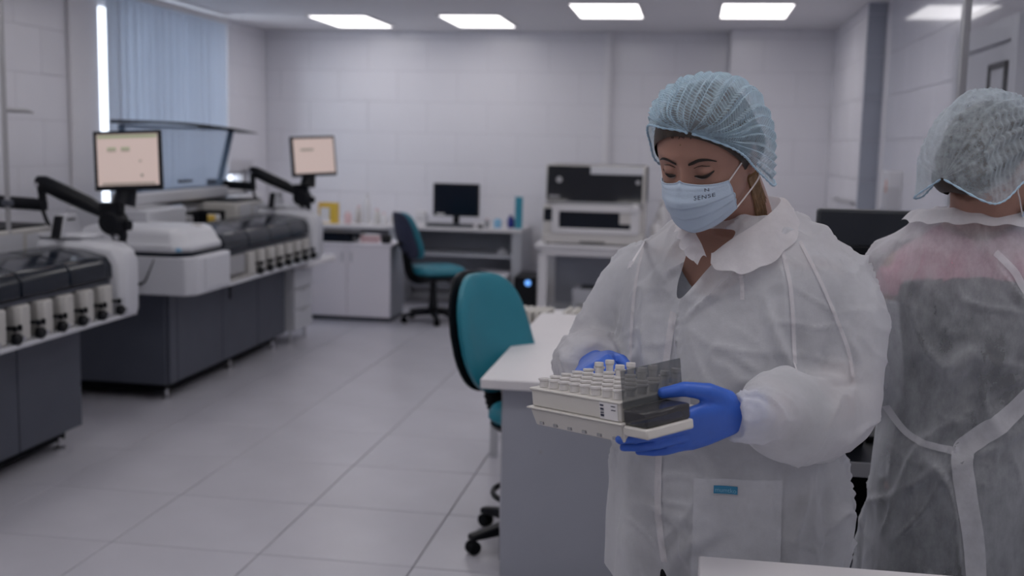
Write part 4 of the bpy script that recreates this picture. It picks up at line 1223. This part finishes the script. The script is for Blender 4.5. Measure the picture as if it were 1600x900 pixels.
for s in (-1, 1):
    h = Lw*s*.095+Fw*.055
    part('shoe', B().loft([[(h.x+(x*math.cos(w_yaw)-y*math.sin(w_yaw))*q, h.y+(x*math.sin(w_yaw)+y*math.cos(w_yaw))*q, z) for x, y in [(.047*math.cos(t), .128*math.sin(t)) for t in [2*PI*k/28 for k in range(28)]]] for z, q in ((0, .96), (.02, 1), (.05, .95), (.075, .8), (.09, .5))]), M_shoe, woman)

# gown
sl_L = limb([ShL+Vector((-.02, .01, .008)), ShL.lerp(ElL, .28)+Vector((.034, .0, .004)), ShL.lerp(ElL, .7)+Vector((.026, .008, 0)), ElL+Vector((.012, -.002, -.006)), ElL.lerp(WrL, .30)+Vector((0, 0, -.016)), ElL.lerp(WrL, .62)+Vector((0, 0, -.018)), ElL.lerp(WrL, .86)+Vector((0, 0, -.002)), WrL+Vector((-.004, -.002, -.002)), wl_((.077, 1.740, 1.148))],
            [.074, .080, .078, .070, .076, .072, .056, .046, .043], 28, 50)
sl_R = limb([ShR+Vector((.02, -.01, .008)), ShR.lerp(ElR, .28)+Vector((-.020, 0, .004)), ShR.lerp(ElR, .7)+Vector((-.014, -.01, .0)), ElR+Vector((.0, -.02, .0)), ElR.lerp(WrR, .35)+Vector((0, 0, -.008)), ElR.lerp(WrR, .7), WrR+Vector((.0, .012, .0))],
            [.074, .078, .078, .076, .074, .064, .044], 28, 44)
g = fuse('gown', [torso_shape(C0, w_yaw, 0, .735, 1.455, wob=.055, gd=0, seed=1.3, flare=.05, table=GOWN), sl_L, sl_R], .0058, M_gown, 12, .5)
def W(x, y, z): return wl_((x, y, z))
folds = [
    ([W(.235, 1.90, 1.12), W(.215, 1.90, 1.17), W(.19, 1.92, 1.22), W(.17, 1.95, 1.28)], -.014, .020),        # crease between arm and chest
    ([W(.205, 1.90, 1.10), W(.17, 1.88, 1.185), W(.12, 1.89, 1.195), W(.08, 1.90, 1.17)], .010, .016),          # bust fold
    ([W(.205, 1.97, 1.40), W(.24, 1.95, 1.33), W(.27, 1.95, 1.26), W(.30, 1.95, 1.20)], .010, .010),            # sleeve seam
    ([W(.16, 1.98, 1.40), W(.165, 1.95, 1.32), W(.175, 1.93, 1.24)], .008, .012),
    ([W(.20, 2.0, 1.43), W(.26, 2.0, 1.37), W(.31, 2.0, 1.30), W(.325, 2.0, 1.22)], .008, .009),
    ([W(.10, 1.95, 1.36), W(.102, 1.93, 1.33), W(.104, 1.92, 1.305)], .007, .006),
    ([W(.27, 1.90, 1.14), W(.23, 1.84, 1.145), W(.18, 1.79, 1.135), W(.13, 1.76, 1.15)], .008, .010),           # forearm folds
    ([W(.31, 1.93, 1.10), W(.27, 1.88, 1.085), W(.22, 1.82, 1.11), W(.16, 1.77, 1.125)], .009, .009),
    ([W(.30, 1.95, 1.17), W(.26, 1.90, 1.175), W(.22, 1.86, 1.165)], -.007, .008),
    ([W(-.02, 1.95, 1.29), W(-.035, 1.93, 1.20), W(-.045, 1.93, 1.10)], .007, .014),                            # front closing
    ([W(-.10, 1.97, 1.38), W(-.09, 1.97, 1.28), W(-.11, 1.98, 1.17)], -.006, .016),
    ([W(-.105, 2.0, .99), W(-.11, 2.0, .90), W(-.10, 2.0, .80)], .012, .016),
    ([W(-.07, 1.95, .97), W(-.06, 1.95, .88), W(-.062, 1.95, .78)], -.014, .014),
    ([W(-.04, 1.93, .96), W(-.015, 1.92, .88), W(.02, 1.92, .79)], .010, .014),
    ([W(.26, 1.98, .97), W(.255, 1.98, .88), W(.25, 1.98, .80)], -.012, .018),
    ([W(.21, 1.93, .93), W(.20, 1.93, .86), W(.215, 1.93, .78)], .008, .016),
]
gs = bvh(g)
creases(g, folds, .011, .0145, 3)
def near_axis(c): return (c.x-.005)**2+(c.y-.01)**2
def gown_open(c):
    q = c+PW
    if c.z > 1.372+.040*min(1, max(0, .4-c.dot(Fw)*8)) and near_axis(c) < .104**2: return True
    if q.y < 2.12 and 1.285 < q.z <= 1.42:          # open slit below the collar
        k = (1.40-q.z)/.105
        x0 = .036-.054*k
        if abs(q.x-x0) < .030*max(0, 1-k)**.8+.004*(k < 1): return True
    if q.y < 2.12 and q.z < .815:                   # fronts part above the hem
        k = (.815-q.z)/.08
        if abs(q.x-(-.028+.02*k)) < .022*k: return True
    return q.z < .742
cut(g, gown_open)
gown = link('gown', g, woman)
gtree = bvh(g)

# collar with two rounded flaps
def collar(person, tree, c, yaw, path_in, path_out, name='collar', material=None, ruff=.006, n=170, m_=26, seed=0):
    A = smoothline(path_in, n); Z = smoothline(path_out, n); rows = []
    for j in range(m_):
        t = j/(m_-1); row = []
        for i in range(n):
            p = A[i].lerp(Z[i], t)
            p = p+Vector((0, 0, .009*math.sin(PI*t)))
            h = tree.find_nearest(p)
            if h[0] is not None and t > .15:
                q = p-h[0]
                if q.dot(h[1]) < .015: p = h[0]+h[1]*(.015+.003*(1-t))
            p = p+Vector((math.sin(i*.32+seed), math.cos(i*.25), math.sin(i*.28+seed*2)))*ruff*t*.5
            row.append(tuple(p))
        rows.append(row)
    A_ = np.array(rows)
    for _ in range(10):
        C_ = A_.copy(); C_[1:-1, 1:-1] = (A_[:-2, 1:-1]+A_[2:, 1:-1]+A_[1:-1, :-2]+A_[1:-1, 2:])/4
        C_[-1, 1:-1] = A_[-1, 1:-1]*.4+(A_[-1, :-2]+A_[-1, 2:])*.3; A_ = C_
    rows = [[tuple(q) for q in r_] for r_ in A_]
    o = part(name, B().grid(rows), material or M_collar, person, smooth=80)
    return o
collar(woman, gs, C0, w_yaw,
       [W(.038, 1.985, 1.378), W(.070, 1.985, 1.405), W(.115, 2.00, 1.435), W(.150, 2.04, 1.462), W(.158, 2.10, 1.475), W(.130, 2.17, 1.475), W(.085, 2.195, 1.468)],
       [W(.034, 1.95, 1.362), W(.085, 1.93, 1.352), W(.140, 1.95, 1.372), W(.185, 2.01, 1.412), W(.185, 2.09, 1.452), W(.150, 2.21, 1.44), W(.09, 2.24, 1.43)], label if False else 'collar_flap', seed=1)
collar(woman, gs, C0, w_yaw,
       [W(.030, 1.985, 1.372), W(.020, 1.99, 1.395), W(.008, 2.02, 1.415), W(.010, 2.07, 1.43), W(.035, 2.15, 1.46), W(.085, 2.195, 1.468)],
       [W(.014, 1.95, 1.362), W(-.012, 1.955, 1.385), W(-.022, 1.99, 1.410), W(-.028, 2.06, 1.418), W(.0, 2.18, 1.43), W(.09, 2.24, 1.43)], 'collar_flap', seed=3)
# sewn seams, a painted crease highlight, front edges and the tie string
def wpts(*ps): return [W(*p) for p in ps]
for nm, hw, pts in (('gown_seam_and_highlight', .0035, wpts((.158, 1.7, 1.392), (.172, 1.7, 1.335), (.180, 1.7, 1.27), (.186, 1.7, 1.20))),
                    ('gown_seam_and_highlight', .0030, wpts((.190, 1.7, 1.405), (.232, 1.7, 1.325), (.272, 1.7, 1.235), (.285, 1.7, 1.18))),  # no seam: whiter strip painting the light along a crease ridge
                    ('gown_seam_and_highlight', .0030, wpts((-.085, 1.7, 1.395), (-.098, 1.7, 1.30), (-.100, 1.7, 1.20), (-.092, 1.7, 1.12))),
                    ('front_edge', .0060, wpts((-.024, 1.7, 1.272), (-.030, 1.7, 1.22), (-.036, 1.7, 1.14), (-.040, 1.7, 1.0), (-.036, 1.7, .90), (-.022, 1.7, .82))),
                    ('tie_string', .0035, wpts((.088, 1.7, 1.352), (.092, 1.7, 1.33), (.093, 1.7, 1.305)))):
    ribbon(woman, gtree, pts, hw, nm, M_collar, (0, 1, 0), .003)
# pocket and its label
pdir = Vector((-.12, 1, 0))
def wxz(x0, x1, z0, z1, y=1.6): return lambda u, v: W(x0+(x1-x0)*u, y, z0+(z1-z0)*v)
pocket = patch(gtree, lambda u, v: W(.055+.150*u, 1.7, .80+.18*v+.012*u*v), 20, 20, pdir, .003, 'pocket', M_gown, woman)
lb = patch(gtree, lambda u, v: W(.0885+.041*u, 1.7, .958+.014*v+.001*u), 8, 4, pdir, .006, 'pocket_label', M_label, woman, label='small blue label on the pocket edge')
cu = bpy.data.curves.new('lettering', 'FONT'); cu.body = 'mumtko'; cu.size = .0115; cu.align_x = 'CENTER'
o = bpy.data.objects.new('lettering', cu); COL.objects.link(o)
me = bpy.data.meshes.new_from_object(o.evaluated_get(bpy.context.evaluated_depsgraph_get())); bpy.data.objects.remove(o)
lt = bvh(lb.data); out = []
for x, y, _ in coords(me):
    p = W(.109+x*.95, 1.7, .9615+y*.95); h = lt.ray_cast(p, pdir); out.append(tuple((h[0] if h[0] is not None else p+pdir*.25)-pdir*.0012))
setco(me, out); me.materials.clear(); me.materials.append(M_labeltxt); link('lettering', me, lb)

# gloved hands
hl = hand(wl_((.083, 1.745, 1.147)), (-.80, -.47, -.17), (.08, -.45, .88),
          curls=((-2, 5, 5), (0, 7, 6), (3, 9, 8), (6, 12, 10)), splay=(2, 0, -3, -6),
          thumb={'flip': True, 'seg': [(.030, .022, -.006), (.034, .006, -.012), (.030, -.004, -.008)]}, scale=1.06)
gl = link('glove', fuse('glove', hl, .0032, M_glove, 5, .5), woman); gl['label'] = 'blue glove holding the near end of the rack'
hr = hand(wl_((-.168, 2.010, 1.165)), (.10, -.97, .10), (.75, .10, .50),
          curls=((38, 50, 30), (40, 52, 32), (42, 52, 32), (44, 52, 30)), splay=(5, 1, -3, -8),
          thumb={'flip': False, 'seg': [(.036, .018, -.012), (.030, .004, -.014), (.022, 0, -.014)]}, scale=1.0)
gl = link('glove', fuse('glove', hr, .0032, M_glove, 5, .5), woman); gl['label'] = 'blue glove behind the rack'

# ================================================================== tube rack held by the woman
RK = Vector((-.086, 1.63, 1.120))
e1 = Vector((-.690, .716, -.093)).normalized(); e2 = Vector((.66, .75, .06)); e2 = (e2-e1*e2.dot(e1)).normalized(); e3 = -(e1.cross(e2))
if e3.z < 0: e3 = -e3
rack = thing('tube_rack', 'white plastic rack of sample tubes held in two gloved hands', 'rack', RK)
MR = Matrix(((e1.x, e2.x, e3.x, 0), (e1.y, e2.y, e3.y, 0), (e1.z, e2.z, e3.z, 0), (0, 0, 0, 1)))
def rp(name, b, material, bev=0., parent=None, label=None, seg=2): return part(name, turned(b, MR), material, parent or rack, bev=bev, seg=seg, label=label)
LN, WD = .236, .150
M_rack = mat('rack_plastic', (.62, .60, .57), .42)
tr = B()
tr.loft([[(i, i, 0), (LN-i, i, 0), (LN-i, WD-i, 0), (i, WD-i, 0)] if z == 0 else [(i, i, z), (LN-i, i, z), (LN-i, WD-i, z), (i, WD-i, z)] for z, i in ((0, .006), (.030, .0))])
rp('tray', tr, M_rack, .003)
rp('tray_rim', B().box(-.004, LN+.004, -.004, WD+.004, .0295, .0325), M_rack, .001)
for k in range(6): rp('notch', B().box(.018+k*.0375, .018+k*.0375+.009, .002, .006, .004, .0085), M_grey)
rp('end_flange', B().box(-.056, .0, .0, .094, .014, .0295), M_rack, .003)
rp('rack_body', B().box(.004, LN-.004, .003, WD-.003, .0325, .062), M_rack, .003)
rp('rack_top', B().box(.002, LN-.002, .001, WD-.001, .060, .064), M_rack, .0015)
lbl = rp('paper_label', B().box(.010, .052, .0018, .0028, .034, .060), M_white, label='white printed label')
bars = B()
for k, (h0, h1) in enumerate(((.038, .0415), (.043, .0445), (.046, .0465), (.048, .051), (.054, .0565))): bars.box(.042, .050, .0012, .0017, h0, h1)
bars.box(.014, .024, .0012, .0017, .049, .0505).box(.014, .024, .0012, .0017, .055, .0562)
rp('label_print', bars, M_ink, parent=lbl)
# smoked reagent box with its lid open at the right end
M_smk = mat('smoked_clear_plastic', (.05, .05, .055), .12, alpha=.86)
M_smk2 = mat('smoked_clear_lid', (.10, .11, .12), .08, alpha=.52)
rp('smoked_box', B().box(-.053, -.001, .003, .092, .0300, .054), M_smk, .004)
rp('smoked_lid', B().box(-.003, -.0005, .004, .125, .054, .112), M_smk2, .001)
# sample cups standing in the rack: each a thing of its own
M_cup = mat('frosted_cup', (.72, .70, .70), .35, alpha=.93)
cup = B().lathe((0, 0, 0), [(.0072, .0), (.0078, .010), (.0098, .0115), (.0098, .0145), (.0080, .015), (.0070, .006), (.002, .004)], 14).mesh('cup', M_cup)
hole = B().lathe((0, 0, 0), [(.0072, .0), (.0072, .0008), (.003, .001)], 12).mesh('inner_shadow_ring', M_grey)
rows_ = ['front', 'second', 'third', 'fourth', 'fifth', 'back']; cols_ = ['first', 'second', 'third', 'fourth', 'fifth', 'sixth', 'seventh', 'eighth']
for i in range(6):
    for j in range(8):
        x, y = .022+j*.0272, .016+i*.0236
        p = RK+MR.to_3x3() @ Vector((x, y, .0642))
        t = thing('sample_tube', 'clear white sample tube in the held rack, %s row, %s from the glove end' % (rows_[i], cols_[j]), 'tube', p, 0, 'sample tubes in the held rack')
        o = link('cup', cup, t); o.rotation_euler = MR.to_euler()
        if i > 3 and j % 2 == 0:
            o.scale = (.8, .8, 1.9)

# ================================================================== the second woman, from behind
P2 = Vector((.575, 2.40, 0))
y2 = R(172)
per2 = thing('person', 'woman seen from behind in a sheer white gown and pale blue cap', 'person', P2)
def w2(x, y, z): return Vector((x, y, z))-P2
HM2 = Matrix.Translation(w2(.586, 2.335, 1.545)) @ Matrix.Rotation(R(128), 4, 'Z') @ Matrix.Rotation(R(14), 4, 'X')
L2 = Vector((math.cos(y2), math.sin(y2), 0)); F2 = Vector((math.sin(y2), -math.cos(y2), 0))
S2L, S2R = L2*.130+Vector((0, 0, 1.32)), L2*-.130+Vector((0, 0, 1.32))
E2L, E2R = L2*.140+F2*.0+Vector((0, 0, 1.075)), L2*-.16+F2*.02+Vector((0, 0, 1.08))
W2L, W2R = L2*.085+F2*.21+Vector((0, 0, 1.06)), L2*-.12+F2*.22+Vector((0, 0, 1.08))
n0 = HM2 @ Vector((0, .030, -.05)); n1 = Vector((0, -.005, 1.41))
sh = head_shape(HM2)
sh += [limb([n0, n0.lerp(n1, .5), n1, n1+Vector((0, 0, -.06))], [.054, .052, .060, .078]), torso_shape(C0, y2, -.016, .80, 1.42, gd=-.018, table=TORSO2),
       limb([S2L, S2L.lerp(E2L, .5), E2L, E2L.lerp(W2L, .5), W2L], [.046, .043, .038, .033, .020]), ball(S2L, .046, .046, .042),
       limb([S2R, S2R.lerp(E2R, .5), E2R, E2R.lerp(W2R, .5), W2R], [.046, .043, .038, .033, .020]), ball(S2R, .046, .046, .042)] + legs(C0, y2, -.016, sp=.072)
link('body', fuse('body', sh, .0055, M_skin, 2, .5), per2)
rings = []
for k in range(24):
    a = PI*(k+.5)/24*.98
    rr = math.sin(a)
    rings.append([(.083*rr*math.cos(t), .012+.114*rr*math.sin(t), .018-.101*math.cos(a)) for t in [2*PI*j/40 for j in range(40)]])
hb = [turned(b, HM2) for b in (B().loft(rings), ball((0, .082, -.050), .064, .046, .040), ball((0, .06, -.01), .080, .060, .06))]
h2 = fuse('hair', hb, .006, M_hair, 3); HI2 = HM2.inverted()
cut(h2, lambda c: (lambda q: q.z < float(np.interp(q.y, [-.097, -.078, -.045, -.01, .03, .07], [.058, .040, .014, -.016, -.046, -.084])))(HI2 @ c))
link('hair', h2, per2)
add_mask(per2, HM2, [])
add_cap(per2, HM2, M_capw,
        path=[(-.099, .062), (-.081, .045), (-.048, .020), (-.010, -.010), (.030, -.046), (.070, -.088), (.108, -.098), (.134, -.066)],
        top=[(-.101, .066), (-.092, .092), (-.056, .118), (.000, .130), (.060, .126), (.115, .098), (.146, .020), (.136, -.063)],
        width=[.004, .058, .080, .088, .094, .092, .080, .004], strips=12, crimp=26, depth=.010, name_label='pale blue bouffant cap over brown hair', seed=5)
yk = fuse('pink_shirt', [torso_shape(C0, y2, .0, 1.30, 1.415, gd=-.002, table=TORSO2), limb([S2L, S2L.lerp(E2L, .22)], [.058, .054]), limb([S2R, S2R.lerp(E2R, .22)], [.058, .054])], .009, M_pinktop, 4)
cut(yk, lambda c: c.z > 1.375 and c.x**2+c.y**2 < .075**2)
link('pink_shirt', yk, per2)
for a_, b_, c_ in ((S2L, E2L, W2L), (S2R, E2R, W2R)):
    part('inner_sleeve', limb([a_.lerp(b_, .25), a_.lerp(b_, .6), b_, b_.lerp(c_, .5), b_.lerp(c_, .96)], [.054, .050, .046, .042, .032], 18, 24), M_lining, per2)
dn = torso_shape(C0, y2, -.004, .70, 1.368, gd=-.002, table=TORSO2)
link('dark_dress', fuse('dark_dress', [dn], .010, M_darktop, 4), per2)
link('trousers', fuse('trousers', legs(C0, y2, -.006, sp=.072), .010, M_trouser, 4), per2)
for s in (-1, 1):
    h = L2*s*.072+F2*.055
    part('shoe', B().loft([[(h.x+(x*math.cos(y2)-y*math.sin(y2))*q, h.y+(x*math.sin(y2)+y*math.cos(y2))*q, z) for x, y in [(.047*math.cos(t), .128*math.sin(t)) for t in [2*PI*k/28 for k in range(28)]]] for z, q in ((0, .96), (.02, 1), (.05, .95), (.075, .8), (.09, .5))]), M_shoe, per2)
sl2L = limb([S2L+L2*-.02+Vector((0, 0, .01)), S2L.lerp(E2L, .3)+L2*.020, S2L.lerp(E2L, .75)+L2*.010, E2L+F2*-.004, E2L.lerp(W2L, .4), W2L+F2*-.02], [.074, .074, .066, .060, .058, .042], 28, 40)
sl2R = limb([S2R+L2*.02+Vector((0, 0, .01)), S2R.lerp(E2R, .3)+L2*-.020, S2R.lerp(E2R, .75)+L2*-.010, E2R+F2*-.004, E2R.lerp(W2R, .4), W2R+F2*-.02], [.074, .074, .066, .060, .058, .042], 28, 40)
g2 = fuse('gown', [torso_shape(C0, y2, 0, .60, 1.455, wob=.06, gd=0, seed=.4, flare=.03, table=[(z, a*NARROW(z), d*.97, k) for z, a, d, k in GOWN]), sl2L, sl2R], .0066, M_gown2, 12, .5)
t2s = bvh(g2)
creases(g2, [
    ([w2(.44, 2.26, 1.38), w2(.44, 2.25, 1.25), w2(.43, 2.25, 1.10), w2(.43, 2.25, .90)], .016, .012),
    ([w2(.52, 2.22, 1.28), w2(.515, 2.21, 1.15), w2(.50, 2.21, 1.05)], .014, .018),
    ([w2(.66, 2.24, 1.40), w2(.67, 2.22, 1.32), w2(.72, 2.22, 1.25), w2(.78, 2.24, 1.20)], .012, .010),
    ([w2(.44, 2.22, 1.03), w2(.50, 2.20, .985), w2(.58, 2.20, .99), w2(.66, 2.21, 1.01)], -.013, .022),
    ([w2(.46, 2.22, .96), w2(.47, 2.21, .90), w2(.465, 2.21, .80)], .016, .012),
    ([w2(.53, 2.20, .96), w2(.50, 2.20, .88), w2(.50, 2.20, .78)], .014, .014)], .010, .0115, 11, .006)
cut(g2, lambda c: (c.z > 1.405 and c.x**2+c.y**2 < .080**2) or c.z < .61)
go2 = link('gown', g2, per2)
t2 = bvh(g2)
collar(per2, t2s, C0, y2, [w2(.47, 2.42, 1.445), w2(.485, 2.36, 1.452), w2(.53, 2.325, 1.458), w2(.59, 2.32, 1.458), w2(.65, 2.345, 1.452), w2(.68, 2.40, 1.447)],
       [w2(.43, 2.42, 1.425), w2(.445, 2.325, 1.425), w2(.51, 2.28, 1.428), w2(.60, 2.275, 1.428), w2(.69, 2.31, 1.425), w2(.72, 2.40, 1.425)], 'collar_flap', M_gownd, seed=2)
# doubled edge of the overlapping back flap, and the tie belt
d2 = (0, 1, 0)
ribbon(per2, t2, [w2(.705, 2.2, 1.14), w2(.64, 2.2, 1.07), w2(.575, 2.2, 1.015), w2(.545, 2.2, .98), w2(.555, 2.2, .90), w2(.575, 2.2, .80), w2(.585, 2.2, .70)], .020, 'flap_edge', M_gownd, d2)
ribbon(per2, t2, [w2(.585, 2.2, 1.375), w2(.62, 2.2, 1.34), w2(.645, 2.2, 1.30), w2(.69, 2.2, 1.26), w2(.75, 2.2, 1.235)], .007, 'tie_string', M_gownd, d2)
ribbon(per2, t2, [w2(.415, 2.2, 1.04), w2(.45, 2.2, 1.0), w2(.50, 2.2, .985), w2(.54, 2.2, .985)], .007, 'tie_string', M_gownd, d2)
for (Wp, El) in ((W2L, E2L), (W2R, E2R)):
    fd = (Wp-El).normalized()
    s_ = 1 if Wp.dot(L2) > 0 else -1
    hh = hand(Wp, fd, -L2*s_+Vector((0, 0, .35)), curls=((18, 24, 16), (20, 26, 18), (22, 28, 18), (24, 28, 18)), splay=(5, 1, -3, -8), thumb={'flip': s_ > 0, 'seg': [(.036, .022, -.008), (.032, .006, -.008), (.024, 0, -.008)]})
    link('glove', fuse('glove', hh, .0038, M_glove, 4, .5), per2)
